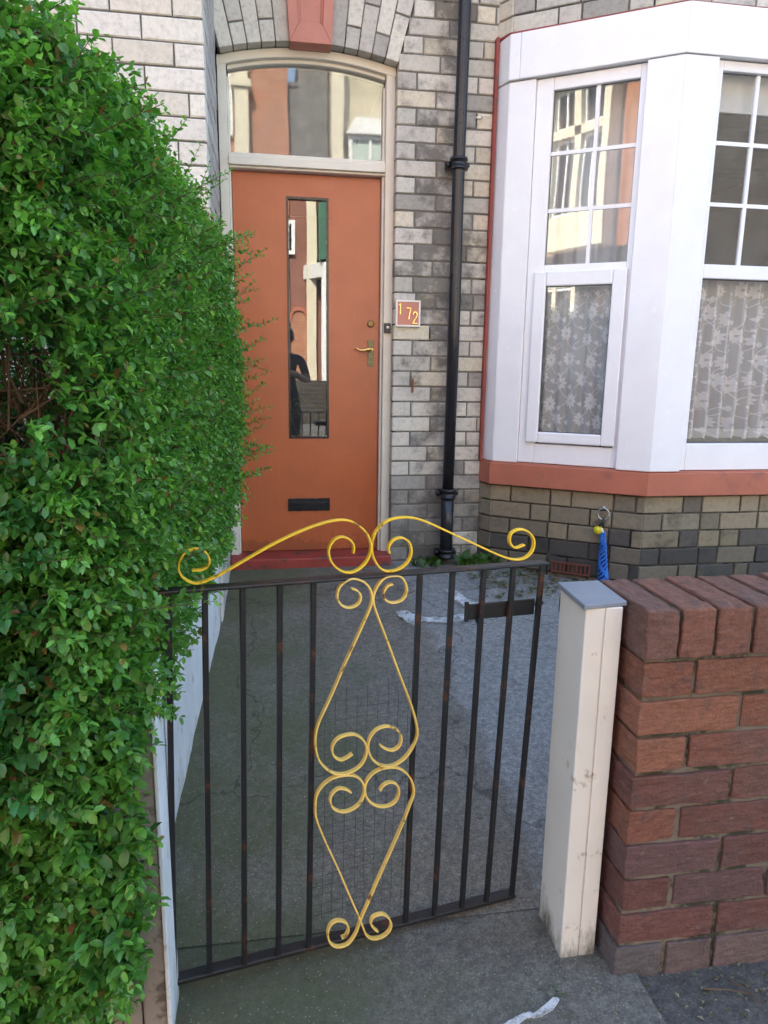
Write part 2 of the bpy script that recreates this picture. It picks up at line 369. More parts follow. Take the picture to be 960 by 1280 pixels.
# ------------------------------------------------------------------ brick laying
def brick(mb, o, u, n, a0, a1, z0, z1, depth, jit=.0012, ch=.004, up=Vector((0, 0, 1)), push=0.0):
    o, u, n = Vector(o), Vector(u), Vector(n)
    j = lambda: random.uniform(-jit, jit)
    P = lambda a, z, d: o+u*a+up*z+n*d
    pu = push+random.uniform(-.002, .0015)
    fr = [mb.vert(P(a, z, pu+j()*.6)) for a, z in ((a0+ch+j(), z0+ch+j()), (a1-ch+j(), z0+ch+j()), (a1-ch+j(), z1-ch+j()), (a0+ch+j(), z1-ch+j()))]
    ou = [mb.vert(P(a, z, pu-ch)) for a, z in ((a0+j(), z0+j()), (a1+j(), z0+j()), (a1+j(), z1+j()), (a0+j(), z1+j()))]
    bk = [mb.vert(P(a, z, -depth)) for a, z in ((a0, z0), (a1, z0), (a1, z1), (a0, z1))]
    mb.face(fr)
    for k in range(4):
        q = (k+1) % 4
        mb.face((ou[k], ou[q], fr[q], fr[k])); mb.face((bk[k], bk[q], ou[q], ou[k]))
    mb.face(bk[::-1])
def lay(mb, o, u, n, z0, z1, pitch, span, colfn, blen=.215, joint=.009, depth=.1, bond='flemish', phase=0, jit=.0012, push=0.0):
    o, u = Vector(o), Vector(u); k = 0; z = z0
    while z < z1-pitch*.3:
        zt = min(z+pitch-joint, z1)
        a, b = span((z+zt)/2)
        hl = (blen-joint)/2
        if bond == 'flemish': seq = [hl if (k+phase) % 2 else blen, blen if (k+phase) % 2 else hl]
        elif bond == 'stretch': seq = [blen]
        first = {'flemish': None, 'stretch': (hl if (k+phase) % 2 else blen)}[bond]
        i = 0; x = a
        while x < b-.02:
            L = first if (i == 0 and first) else seq[i % len(seq)]
            L *= random.uniform(.96, 1.03)
            if random.random() < .06: L *= random.choice((.55, .75))
            e = x+L
            if b-e < .045: e = b
            p = o+u*((x+e)/2); mb.col = colfn(p.x, p.y, z+pitch/2)
            brick(mb, (o.x, o.y, 0), u, n, x, min(e, b), z, zt, depth, jit, push=push)
            x = e+joint; i += 1
        z += pitch; k += 1
    mb.col = (1, 1, 1, 0)
def var(c, v=.12):
    f = random.uniform(1-v, 1+v); return tuple(min(1, x*f*random.uniform(.99, 1.01)) for x in c)
def facade_col(x, y, z):
    r = random.random()
    c = (.59, .55, .475) if r < .46 else (.51, .48, .42) if r < .78 else (.59, .53, .42) if r < .92 else (.36, .34, .30)
    soot = .13+.20*math.exp(-((x-.98)/.13)**2)+random.uniform(-.05, .10)
    soot += .16*math.exp(-((z-1.95)/.25)**2)*(x > .8)
    if z < .95: soot += .12*min(1, (.95-z)/.4)
    if z < .62 and random.random() < .6: c = tuple(q*.5 for q in c)
    return (*var(c), soot)
def wing_col(x, y, z):
    c = random.choice(((.66, .615, .535), (.63, .59, .52), (.68, .635, .56), (.62, .565, .475)))
    return (*var(c, .06), .06+random.uniform(-.05, .1))
def plinth_col(x, y, z):
    r = random.random(); t = (z-.2)/.5
    if t > .62: c = (.27, .225, .15) if r < .5 else (.21, .18, .125) if r < .85 else (.13, .112, .085)
    elif t > .35: c = (.19, .16, .11) if r < .5 else (.235, .195, .125) if r < .65 else (.09, .08, .066)
    else: c = (.065, .059, .050) if r < .65 else (.14, .12, .085)
    return (*var(c, .18), .12+random.uniform(-.08, .14))

# ------------------------------------------------------------------ the house
house = empty('terraced_house', (.24, 4.08, .2))
tag(house, 'pale sooty brick terraced house with orange door and white bay window', 'house')
F = 4.08
# wall: pier right of the door, courses above the arch, backing mortar
w = MB(); w.cur = 0
def pier_span(z):
    if z < 2.93: return (.70, 1.30)
    return (.705+.30*(z-2.93), 4.6) if z > 3.1 else (.705+.30*(z-2.93), 1.30)
lay(w, (0, F, 0), (1, 0, 0), (0, -1, 0), .12, 3.335, .0868, pier_span, facade_col)
lay(w, (0, F, 0), (1, 0, 0), (0, -1, 0), 3.335, 4.3, .0868, lambda z: (-.243, 4.6), facade_col)
lay(w, (0, F, 0), (1, 0, 0), (0, -1, 0), .12, 3.1, .0868, lambda z: (4.30, 6.0), facade_col)
w.cur = 1
w.box(.707, 1.34, F+.006, F+.25, .05, 2.95); w.hexa([(.707, F+.006, 2.95), (1.34, F+.006, 2.95), (1.34, F+.25, 2.95), (.707, F+.25, 2.95), (.815, F+.006, 3.33), (1.34, F+.006, 3.33), (1.34, F+.25, 3.33), (.815, F+.25, 3.33)])
w.box(-.243, 6.0, F+.006, F+.25, 3.33, 4.3); w.box(1.34, 4.29, F+.009, F+.25, 3.1, 3.33); w.box(4.305, 6.0, F+.006, F+.25, .05, 3.33)
w.build('wall', ['facade_brick', 'mortar_grey'], house)
# projecting wing wall on the left
w = MB()
lay(w, (0, 3.3, 0), (-1, 0, 0), (0, -1, 0), .05, 4.3, .0925, lambda z: (.243, 2.6), wing_col, blen=.235, joint=.007, bond='stretch', depth=.108)
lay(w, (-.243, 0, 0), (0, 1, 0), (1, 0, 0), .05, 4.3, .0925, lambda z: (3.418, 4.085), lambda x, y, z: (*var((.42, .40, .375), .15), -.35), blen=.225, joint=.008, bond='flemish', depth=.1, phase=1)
w.cur = 1; w.box(-2.6, -.2485, 3.3055, 4.2, 0, 4.3)
w.build('projecting_wall', ['wing_brick', 'mortar_wing'], house)
# arch of voussoirs
AC = Vector((.24, F, 1.197)); AR = 1.793
def wedge(mb, a0, a1, r0, r1, y0, y1, gap=.003):
    pts = []
    for y in (y0, y1):
        for a, r, g in ((a0, r0, gap), (a1, r0, -gap), (a1, r1, -gap), (a0, r1, gap)):
            s, c = math.sin(a), math.cos(a); pts.append((AC.x+r*s+g*c, y, AC.z+r*c-g*s))
    i = [mb.vert(p) for p in pts]
    for q in ((0, 1, 2, 3), (7, 6, 5, 4), (0, 4, 5, 1), (1, 5, 6, 2), (2, 6, 7, 3), (3, 7, 4, 0)): mb.face([i[k] for k in q])
arch = MB(); ka = R(3.36); ea = R(15.0)
for sgn in (-1, 1):
    for k in range(5):
        a0 = ka+(ea-ka)*k/5; a1 = ka+(ea-ka)*(k+1)/5
        r = AR; ln = [.105, .225] if k % 2 else [.225, .105]
        for L in ln+[.02]:
            if L < .05: continue
            arch.col = facade_col(2.5, F, 2.5); 
            lo, hi = (a0, a1) if sgn > 0 else (-a1, -a0)
            yj = random.uniform(-.002, .002)
            wedge(arch, lo, hi, r+.003, r+L-.003, F+yj, F+.085); r += L+.004
arch.col = (1, 1, 1, 0); arch.cur = 1
n_ = 24; 
for k in range(n_):
    a0 = -ea-.004+(2*ea+.008)*k/n_; a1 = -ea-.004+(2*ea+.008)*(k+1)/n_
    wedge(arch, a0, a1, AR+.008, AR+.345, F+.006, F+.083, 0)
arch.build('arch', ['facade_brick', 'mortar_grey'], house, bevel=.0025, seg=1)
# keystone, proud, with a sunk panel
ks = MB(); r0, r1 = AR-.012, AR+.40
def kp(a, r): return (AC.x+r*math.sin(a), AC.z+r*math.cos(a))
def ring4(mb, A, B, y0, y1):
    """frame between quad A (outer) and quad B (inner) from y0 to y1"""
    for k in range(4):
        q = (k+1) % 4; mb.prism([A[k], A[q], B[q], B[k]], (0, y0, 0), (1, 0, 0), (0, 0, 1), (0, 1, 0), y1-y0)
A = [kp(-ka-.002, r0), kp(ka+.002, r0), kp(ka+.002, r1), kp(-ka-.002, r1)]
B = [kp(-ka*.56, r0+.085), kp(ka*.56, r0+.085), kp(ka*.60, r1-.05), kp(-ka*.60, r1-.05)]
B2 = [kp(-ka*.47, r0+.10), kp(ka*.47, r0+.10), kp(ka*.50, r1-.06), kp(-ka*.50, r1-.06)]
ring4(ks, A, B, F-.035, F+.086); ring4(ks, B, B2, F-.026, F+.08)
ks.prism(B2, (0, F-.020, 0), (1, 0, 0), (0, 0, 1), (0, 1, 0), .09)
ks.build('keystone', 'keystone_paint', house, bevel=.003)
# door frame, transom, arched head
fr = MB()
fr.box(-.2425, -.196, 4.150, 4.262, .20, 2.93); fr.box(-.1962, -.185, 4.178, 4.262, .20, 2.84)
fr.box(.652, .7035, 4.150, 4.262, .20, 2.93); fr.box(.6385, .6522, 4.178, 4.262, .20, 2.84)
fr.box(-.196, .652, 4.140, 4.262, 2.402, 2.446); fr.box(-.196, .652, 4.158, 4.262, 2.3895, 2.4022); fr.box(-.196, .652, 4.155, 4.262, 2.4458, 2.466)
def arc_strip(mb, ra, rb, x0, x1, y0, y1, n=28):
    for k in range(n):
        xs = [x0+(x1-x0)*(k+i)/n for i in (0, 1)]
        q = []
        for y in (y0, y1):
            for x in xs:
                for r in (ra, rb): q.append((x, y, AC.z+math.sqrt(r*r-(x-AC.x)**2)))
        i = [mb.vert(p) for p in q]
        for f in ((0, 2, 3, 1), (4, 5, 7, 6), (0, 4, 6, 2), (1, 3, 7, 5)): mb.face([i[t] for t in f])
arc_strip(fr, AR-.046, AR-.001, -.2422, .7032, 4.147, 4.259); arc_strip(fr, AR-.066, AR-.0462, -.19, .648, 4.1755, 4.258)
frame = fr.build('door_frame', 'cream_paint', house, bevel=.004)
b = MB(); b.box(.655, .692, 4.132, 4.1495, 1.545, 1.60); bell = b.build('doorbell', 'dark_plastic', frame, bevel=.004)
fb = MB(); fb.lathe([(.001, .0), (.0085, .001), (.0085, .006), (.004, .009)], (.675, 4.132, 1.575), 16, 'y'); fb.build('bell_button', 'white_gloss', frame)
fp = MB()
x0, x1 = -.187, .645; top = [(x0+(x1-x0)*k/20) for k in range(21)]
poly = [(x0, 2.46), (x1, 2.46)]+[(x, AC.z+math.sqrt((AR-.06)**2-(x-AC.x)**2)) for x in top[::-1]]
fp.prism(poly, (0, 4.205, 0), (1, 0, 0), (0, 0, 1), (0, 1, 0), .004)
fp.build('fanlight_pane', 'pane_veiled', house)
# front door
dx0, dx1, dz0, dz1 = -.182, .635, .252, 2.386; px0, px1, pz0, pz1 = .108, .343, .932, 2.270; DY = 4.212
d = MB(); d.box(dx0, px0, DY, DY+.045, dz0, dz1); d.box(px1, dx1, DY, DY+.045, dz0, dz1); d.box(px0, px1, DY, DY+.045, dz0, pz0); d.box(px0, px1, DY, DY+.045, pz1, dz1)
door = d.build('door', 'door_paint', house)
t_ = MB()
for a in ((px0, px1, pz0, pz0+.013), (px0, px1, pz1-.013, pz1), (px0, px0+.012, pz0+.013, pz1-.013), (px1-.012, px1, pz0+.013, pz1-.013)): t_.box(a[0], a[1], DY-.004, DY+.03, a[2], a[3])
t_.build('pane_bead', 'black_gloss', door)
g = MB(); g.box(px0+.010, px1-.010, DY+.014, DY+.018, pz0+.011, pz1-.011); g.build('door_pane', 'pane', door)
lb = MB(); lb.box(.097, .347, DY-.007, DY, .495, .572); lb.box(.113, .331, DY-.010, DY-.0068, .512, .519); lb.box(.113, .331, DY-.010, DY-.0068, .549, .556); lb.box(.120, .324, DY-.013, DY-.0066, .521, .547)
lb.build('letterbox', 'black_gloss', door, bevel=.003)
lk = MB(); lk.lathe([(.001, 0), (.021, .0), (.021, .006), (.014, .010), (.012, .010), (.001, .0105)], (.587, DY, 1.598), 20, 'y'); lk.build('cylinder_lock', 'dull_brass', door)
hp = MB(); hp.box(.568, .606, DY-.006, DY, 1.355, 1.505); hp.box(.575, .599, DY-.009, DY-.0058, 1.366, 1.494)
pl = hp.build('handle_plate', 'old_brass', door, bevel=.003)
kh = MB(); kh.box(.584, .590, DY-.0105, DY-.0088, 1.385, 1.402); kh.build('keyhole', 'black_gloss', door)
hd = MB(); hd.tube([(.587, DY-.008, 1.452), (.587, DY-.04, 1.452)], .011, 12); hd.tube(spline([(.590, DY-.042, 1.453), (.565, DY-.046, 1.452), (.54, DY-.047, 1.446), (.515, DY-.046, 1.448), (.498, DY-.044, 1.458)], 5), [.011]*6+[.0085]*5+[.007]*5+[.006]*5, 10)
hd.build('door_handle', 'brass', door)
st = MB(); st.box(-.2425, .70, 4.032, 4.30, .06, .248); st.build('doorstep', 'step_paint', house, bevel=.008)
# drainpipe
dp = MB(); dp.tube([(1.028, 4.005, .60), (1.033, 4.005, 1.6), (1.030, 4.005, 2.4), (1.036, 4.005, 3.2), (1.040, 4.005, 4.3)], .033, 18); dp.tube([(1.028, 4.005, .24), (1.028, 4.005, .62)], .038, 18)
dpo = dp.build('drainpipe', 'pipe_black', house)
for zc, hh in ((2.432, .06), (.626, .055), (.262, .05)):
    c = MB(); c.lathe([(.034, -hh/2), (.046, -hh/2), (.046, -hh/4), (.042, -hh/4), (.042, hh/4), (.048, hh/4), (.048, hh/2), (.034, hh/2)], (1.03, 4.005, zc), 20)
    c.box(.968, 1.092, 4.035, 4.07, zc-.018, zc+.018); c.lathe([(.001, 0), (.014, 0), (.014, .03), (.001, .032)], (.978, 4.05, zc), 10, 'y'); c.lathe([(.001, 0), (.014, 0), (.014, .03), (.001, .032)], (1.082, 4.05, zc), 10, 'y')
    c.build('pipe_collar', 'pipe_black', dpo)
br = MB(); br.box(.812, .820, F-.016, F+.002, 1.21, 1.29); br.build('wall_bracket', 'rust', house)
hk = MB(); hk.tube([(1.165, F+.01, 2.69), (1.165, F-.03, 2.69), (1.175, F-.035, 2.695)], .004, 8); hk.tube([(1.135, F-.005, 2.69), (1.165, F-.005, 2.69)], .006, 8); hk.build('cable_clip', 'white_gloss', house)

# ---------------------------------------------- bay window
Z = Vector((0, 0, 1))
SEG = [(Vector((1.291, 3.985, 0)), Vector((.82536, -.56460, 0)), .859), (Vector((2.0, 3.5, 0)), Vector((1, 0, 0)), 1.6), (Vector((3.6, 3.5, 0)), Vector((.82536, .56460, 0)), .859)]
def outn(u): return Vector((u.y, -u.x, 0))
def lb_(mb, o, u, s0, s1, d0, d1, z0, z1):
    n = outn(u); P = lambda s, d, z: o+u*s+n*d+Z*z
    mb.hexa([P(s0, d0, z0), P(s1, d0, z0), P(s1, d1, z0), P(s0, d1, z0), P(s0, d0, z1), P(s1, d0, z1), P(s1, d1, z1), P(s0, d1, z1)])
clad = MB()
def cornerpost(mb, i, z0, z1, wl, wr, d):
    """cladding that wraps the corner between segment i and i+1 as one mitred piece"""
    oa, ua, La = SEG[i]; ob, ub, Lb = SEG[i+1]; na, nb = outn(ua), outn(ub)
    c = ob+0*Z; bis = (na+nb).normalized(); k = d/bis.dot(na); kin = -.06/bis.dot(na)
    out = [oa+ua*(La-wl)+na*d, c+bis*k, ob+ub*wr+nb*d]; inn = [oa+ua*(La-wl)-na*.06, c+bis*kin, ob+ub*wr-nb*.06]
    for a in (0, 1):
        q = [out[a], out[a+1], inn[a+1], inn[a]]; mb.hexa([p+Z*z0 for p in q]+[p+Z*z1 for p in q])
cornerpost(clad, 0, .823, 2.838, .165, .17, .026); cornerpost(clad, 1, .823, 2.838, .17, .165, .026)
cornerpost(clad, 0, 2.842, 3.062, .80, .70, .032); cornerpost(clad, 1, 2.842, 3.062, .70, .859, .032)
lb_(clad, SEG[1][0], SEG[1][1], .702, .898, -.06, .0318, 2.842, 3.062)
lb_(clad, SEG[0][0], SEG[0][1], 0, .0585, -.06, .0318, 2.842, 3.062)
lb_(clad, SEG[0][0], SEG[0][1], 0, .144, -.06, .014, .823, 2.8375)
q = [Vector((1.246, 4.08, 0)), Vector((1.283, 3.973, 0)), Vector((1.33, 4.03, 0)), Vector((1.33, 4.08, 0))]
clad.hexa([p+Z*.823 for p in q]+[p+Z*2.8385 for p in q])
q = [Vector((1.243, 4.08, 0)), Vector((1.274, 3.958, 0)), Vector((1.33, 4.03, 0)), Vector((1.33, 4.08, 0))]
clad.hexa([p+Z*2.8415 for p in q]+[p+Z*3.0615 for p in q])
lb_(clad, SEG[2][0], SEG[2][1], .72, .859, -.06, .014, .823, 2.8375)
bay = clad.build('bay_window', 'upvc', house, bevel=.004)
def ring(mb, o, u, s0, s1, z0, z1, wl, wr, wb, wt, d0, d1):
    lb_(mb, o, u, s0, s0+wl, d0, d1, z0, z1); lb_(mb, o, u, s1-wr, s1, d0, d1, z0, z1)
    lb_(mb, o, u, s0+wl, s1-wr, d0+.0004, d1-.0004, z0, z0+wb); lb_(mb, o, u, s0+wl, s1-wr, d0+.0004, d1-.0004, z1-wt, z1)
def pane_(o, u, s0, s1, z0, z1, d, mat='pane'):
    g = MB(); lb_(g, o, u, s0-.006, s1+.006, d, d+.004, z0-.006, z1+.006); g.build('pane', mat, bay)
    g = MB(); ring(g, o, u, s0-.001, s1+.001, z0-.001, z1+.001, .0055, .0055, .0055, .0055, d+.0045, d+.0075); g.build('gasket', 'gasket', bay)
def bars(o, u, s0, s1, z0, z1, vs, hs, d):
    b = MB()
    for v in vs: lb_(b, o, u, v-.0095, v+.0095, d-.006, d+.010, z0, z1)
    for h in hs: lb_(b, o, u, s0, s1, d-.005, d+.009, h-.0095, h+.0095)
    b.build('glazing_bar', 'upvc', bay)
# left cant: fixed light over an opening casement
for i, mir in ((0, False), (2, True)):
    o, u, L = SEG[i]; s = (lambda a, b: (L-b, L-a)) if mir else (lambda a, b: (a, b))
    f = MB(); a, b_ = s(.1445, .6935); wl, wr = (.09, .03) if not mir else (.03, .09)
    ring(f, o, u, a, b_, .8255, 2.837, wl, wr, .11, .062, -.055, -.004); lb_(f, o, u, a+wl, b_-wr, -.054, -.0045, 1.862, 1.908)
    f.build('window_frame', 'upvc', bay, bevel=.004)
    f = MB(); a, b_ = s(.187, .676); ring(f, o, u, a, b_, .945, 1.873, .068, .073, .06, .078, -.0035, .018); f.build('casement', 'upvc', bay, bevel=.007)
    a, b_ = s(.234, .664); pane_(o, u, a, b_, 1.907, 2.776, -.034, 'pane_wavy'); bars(o, u, a, b_, 1.908, 2.775, [(a+b_)/2+.012], [2.472, 2.187], -.032)
    a, b_ = s(.255, .603); pane_(o, u, a, b_, 1.005, 1.796, -.012)
o, u, L = SEG[1]
f = MB(); ring(f, o, u, .1705, 1.4295, .8255, 2.837, .042, .042, .145, .045, -.055, -.004); lb_(f, o, u, .2125, 1.3875, -.054, -.0045, 1.824, 1.893)
f.build('window_frame', 'upvc', bay, bevel=.004)
pane_(o, u, .2125, 1.3875, 1.893, 2.79, -.034, 'pane_wavy'); bars(o, u, .2125, 1.3875, 1.894, 2.79, [.418, .62, .80, .98, 1.182], [2.472, 2.185], -.032)
pane_(o, u, .2125, 1.3875, .972, 1.823, -.034)
# sill, plinth, red trim, brickwork above
def bay_outline(d, end=1.235, sh=(-.012, -.004)):
    pts = [Vector((end-.0, F+.005, 0))]
    na, nb, nc = (outn(SEG[k][1]) for k in range(3))
    pts.append(SEG[0][0]+na*d+Vector((*sh, 0)))
    b1 = (na+nb).normalized(); pts.append(SEG[1][0]+b1*(d/b1.dot(na))); b2 = (nb+nc).normalized(); pts.append(SEG[2][0]+b2*(d/b2.dot(nb)))
    pts.append(SEG[2][0]+SEG[2][1]*.859+nc*d); pts.append(Vector((4.36, F+.005, 0))); return pts
def slab(mb, d, z0, z1):
    p = bay_outline(d); mb.prism([(q.x, q.y) for q in p], (0, 0, z0), (1, 0, 0), (0, 1, 0), (0, 0, 1), z1-z0)
s_ = MB(); slab(s_, .030, .690, .816); slab(s_, .012, .815, .8225); s_.build('window_sill', 'sill_paint', bay, bevel=.006)
s_ = MB(); slab(s_, .006, 3.0625, 3.076); s_.box(1.228, 1.2425, 4.045, F+.004, .82, 3.08); s_.build('red_edging', 'red_trim', bay)
for z0, z1, mats, cf, name in ((.10, .688, ['plinth_brick', 'mortar_dark'], plinth_col, 'bay_plinth'), (3.079, 4.3, ['facade_brick', 'mortar_grey'], facade_col, 'upper_bay_wall')):
    b = MB(); dd = -.004 if z0 < 1 else .0
    for k, (o, u, L) in enumerate(SEG):
        n = outn(u); lay(b, o+n*dd, u, n, z0, z1, .0868 if z0 > 1 else .098, (lambda z, L=L: (0.002, L-.002)), cf, depth=.05, phase=k, blen=.225)
    oo = Vector((1.240, F, 0)); uu = (SEG[0][0]-oo); LL = uu.length; uu.normalize()
    lay(b, oo, uu, outn(uu), z0, z1, .0868 if z0 > 1 else .098, lambda z: (0.0, LL-.002), cf, depth=.04)
    b.cur = 1; p = bay_outline(dd-.010, 1.262, (.010, .006)); b.prism([(q.x, q.y) for q in p], (0, 0, z0), (1, 0, 0), (0, 1, 0), (0, 0, 1), z1-z0-.002)
    b.build(name, mats, bay)
ab = MB(); o, u, L = SEG[0]; lb_(ab, o, u, .375, .60, -.02, .006, .196, .205); lb_(ab, o, u, .375, .60, -.02, .006, .252, .262); lb_(ab, o, u, .375, .60, -.03, -.018, .205, .252)
for k in range(10): lb_(ab, o, u, .375+k*.0238, .375+k*.0238+.0105, -.019, .0055, .2052, .2518)
ab.build('air_brick', 'terracotta', bay, bevel=.002)
# rooms behind the glass
rm = MB()
def quad(mb, *p): mb.face([mb.vert(q) for q in p])
inn = [SEG[0][0]+Vector((.06, .08, 0)), SEG[1][0]+Vector((.03, .08, 0)), SEG[2][0]+Vector((-.03, .08, 0)), SEG[2][0]+SEG[2][1]*.859+Vector((-.06, .08, 0))]
poly = [(1.35, 7.4), (1.35, 4.07)]+[(p.x, p.y) for p in inn]+[(4.28, 4.07), (4.28, 7.4)]
rm.face([rm.vert((x, y, .69)) for x, y in poly]); rm.face([rm.vert((x, y, 3.03)) for x, y in poly])
for a, b_ in ((0, 1), (6, 7), (7, 0)): quad(rm, (*poly[a], .69), (*poly[b_], .69), (*poly[b_], 3.03), (*poly[a], 3.03))
for a, b_ in ((1, 2), (2, 3), (3, 4), (4, 5), (5, 6)): quad(rm, (*poly[a], .60), (*poly[b_], .60), (*poly[b_], .83), (*poly[a], .83)); quad(rm, (*poly[a], 2.86), (*poly[b_], 2.86), (*poly[b_], 3.03), (*poly[a], 3.03))
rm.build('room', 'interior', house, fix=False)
hl = MB()
hl.box(-.26, .72, 4.264, 8.6, .22, .246); hl.box(-.26, .72, 4.264, 8.6, 3.02, 3.05); hl.box(-.27, -.245, 4.264, 8.6, .2, 3.05); hl.box(.7045, .73, 4.264, 8.6, .2, 3.05); hl.box(-.26, .72, 8.58, 8.62, .2, 3.05)
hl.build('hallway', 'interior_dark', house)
# the rest of the body: upper walls, sides, back and roof (out of the frame, but it throws the shade)
bd = MB()
bd.box(-.243, 9, F+.004, F+.3, 4.3, 8.2); bd.box(-8, -.2435, 3.302, 4.4, 4.3, 8.2); bd.box(-8, -2.6, 3.303, 4.4, -.1, 4.3); bd.box(6.0, 9, F+.004, F+.3, -.1, 4.3)
bd.box(-8, 9, 12.0, 12.3, -.1, 8.2); bd.box(-8.0, -7.8, 4.4, 12.0, -.1, 8.2); bd.box(8.8, 9, F+.3, 12.0, -.1, 8.2)
p = bay_outline(-.002, 1.25); bd.prism([(q.x, q.y) for q in p], (0, 0, 4.3), (1, 0, 0), (0, 1, 0), (0, 0, 1), 2.6)
bd.build('upper_wall', 'upper_brick', house)
rf = MB(); rf.prism([(2.9, 8.1), (12.6, 8.1), (8.0, 11.4)], (-8.1, 0, 0), (0, 1, 0), (0, 0, 1), (1, 0, 0), 17.2); rf.build('roof', 'slate', house)

# ------------------------------------------------------------------ garden gate (hinged on the left, standing a little open)
GA = R(11.5)
gate = empty('garden_gate', (-.232, 1.335, 0), GA, local=True)
tag(gate, 'black iron garden gate with yellow scrolls, standing slightly ajar', 'gate')
SCROLLS = [
 [(0.079,0.963), (0.102,0.964), (0.113,0.979), (0.104,0.999), (0.084,1.005), (0.065,0.996), (0.055,0.974), (0.059,0.955), (0.074,0.941), (0.093,0.937), (0.130,0.949), (0.179,0.974), (0.237,1.003), (0.297,1.027), (0.349,1.041), (0.385,1.043), (0.411,1.033), (0.434,1.011), (0.444,0.983), (0.438,0.957), (0.421,0.938), (0.398,0.930), (0.376,0.937), (0.358,0.956), (0.352,0.981), (0.362,1.001), (0.380,1.008), (0.398,1.000), (0.406,0.986), (0.405,0.971)],
 [(0.486,0.964), (0.484,0.978), (0.495,0.993), (0.514,0.996), (0.531,0.984), (0.536,0.962), (0.527,0.940), (0.506,0.927), (0.482,0.925), (0.463,0.936), (0.449,0.960), (0.446,0.988), (0.455,1.014), (0.476,1.033), (0.504,1.040), (0.537,1.038), (0.572,1.026), (0.632,0.997), (0.705,0.961), (0.760,0.935), (0.793,0.925), (0.820,0.927), (0.838,0.943), (0.840,0.968), (0.822,0.989), (0.799,0.995), (0.780,0.987), (0.777,0.968), (0.791,0.953), (0.816,0.958)],
 [(0.398,0.899), (0.410,0.893), (0.418,0.881), (0.415,0.867), (0.404,0.859), (0.389,0.858), (0.375,0.866), (0.367,0.882), (0.370,0.901), (0.381,0.913), (0.398,0.920), (0.415,0.916), (0.430,0.906), (0.441,0.888), (0.443,0.868), (0.437,0.847), (0.418,0.806), (0.383,0.732), (0.353,0.665), (0.327,0.611), (0.319,0.581), (0.319,0.549), (0.329,0.515), (0.353,0.487), (0.379,0.476), (0.406,0.480), (0.426,0.495), (0.435,0.522), (0.428,0.547), (0.410,0.564), (0.390,0.568), (0.368,0.563), (0.356,0.546), (0.359,0.525), (0.373,0.512), (0.386,0.513), (0.402,0.521)],
 [(0.491,0.899), (0.478,0.895), (0.470,0.880), (0.475,0.865), (0.492,0.857), (0.512,0.861), (0.523,0.877), (0.520,0.897), (0.509,0.913), (0.493,0.917), (0.473,0.915), (0.458,0.901), (0.449,0.883), (0.447,0.864), (0.455,0.837), (0.480,0.772), (0.508,0.696), (0.538,0.617), (0.553,0.567), (0.556,0.538), (0.547,0.511), (0.527,0.485), (0.498,0.472), (0.470,0.478), (0.449,0.498), (0.439,0.524), (0.442,0.549), (0.458,0.567), (0.481,0.571), (0.504,0.561), (0.517,0.540), (0.514,0.519), (0.498,0.510), (0.481,0.516), (0.467,0.528)],
 [(0.399,0.428), (0.385,0.439), (0.368,0.443), (0.354,0.432), (0.351,0.416), (0.359,0.397), (0.380,0.384), (0.403,0.386), (0.422,0.400), (0.430,0.426), (0.424,0.450), (0.408,0.466), (0.384,0.473), (0.354,0.471), (0.332,0.457), (0.320,0.437), (0.317,0.409), (0.320,0.379), (0.340,0.319), (0.368,0.246), (0.397,0.165), (0.419,0.105), (0.429,0.075), (0.437,0.051), (0.452,0.035), (0.475,0.031), (0.495,0.042), (0.500,0.062), (0.489,0.085), (0.472,0.095), (0.454,0.092), (0.449,0.077), (0.457,0.061), (0.467,0.050)],
 [(0.468,0.416), (0.475,0.427), (0.491,0.432), (0.509,0.422), (0.514,0.401), (0.505,0.380), (0.483,0.373), (0.458,0.381), (0.440,0.399), (0.432,0.423), (0.436,0.447), (0.453,0.464), (0.476,0.470), (0.506,0.466), (0.530,0.448), (0.546,0.422), (0.551,0.393), (0.542,0.364), (0.523,0.316), (0.494,0.250), (0.466,0.189), (0.441,0.131), (0.424,0.093), (0.412,0.059), (0.393,0.037), (0.368,0.037), (0.351,0.053), (0.345,0.079), (0.352,0.101), (0.368,0.107), (0.388,0.096), (0.395,0.077), (0.388,0.061), (0.378,0.058)]]
def gp(s, z, n=0.0): return Vector((s, n, z))
b = MB(); b.hexa([gp(-.006, .9235, -.015), gp(.878, .9075, -.015), gp(.878, .9075, .015), gp(-.006, .9235, .015), gp(-.006, .9305, -.015), gp(.878, .9145, -.015), gp(.878, .9145, .015), gp(-.006, .9305, .015)])
b.build('top_rail', 'black_iron', gate, bevel=.0025)
b = MB(); b.hexa([gp(-.004, .042, -.003), gp(.848, .022, -.003), gp(.848, .022, .026), gp(-.004, .042, .026), gp(-.004, .054, -.003), gp(.848, .034, -.003), gp(.848, .034, .026), gp(-.004, .054, .026)])
b.build('bottom_rail', 'black_iron', gate, bevel=.003)
tops = [.034, .102, .175, .250, .320, .558, .637, .715, .791, .868]; bots = [.007, .081, .157, .233, .3035, .543, .619, .694, .763, .836]
for a, c in zip(tops, bots):
    b = MB(); za, zc = .9235-.0181*a, .054-.0235*c; h = .0058
    pts = []
    for s, z in ((c, zc), (a, za)): pts += [gp(s-h, z, -h), gp(s+h, z, -h), gp(s+h, z, h), gp(s-h, z, h)]
    b.hexa(pts); b.build('bar', 'black_iron', gate, bevel=.0012, seg=1)
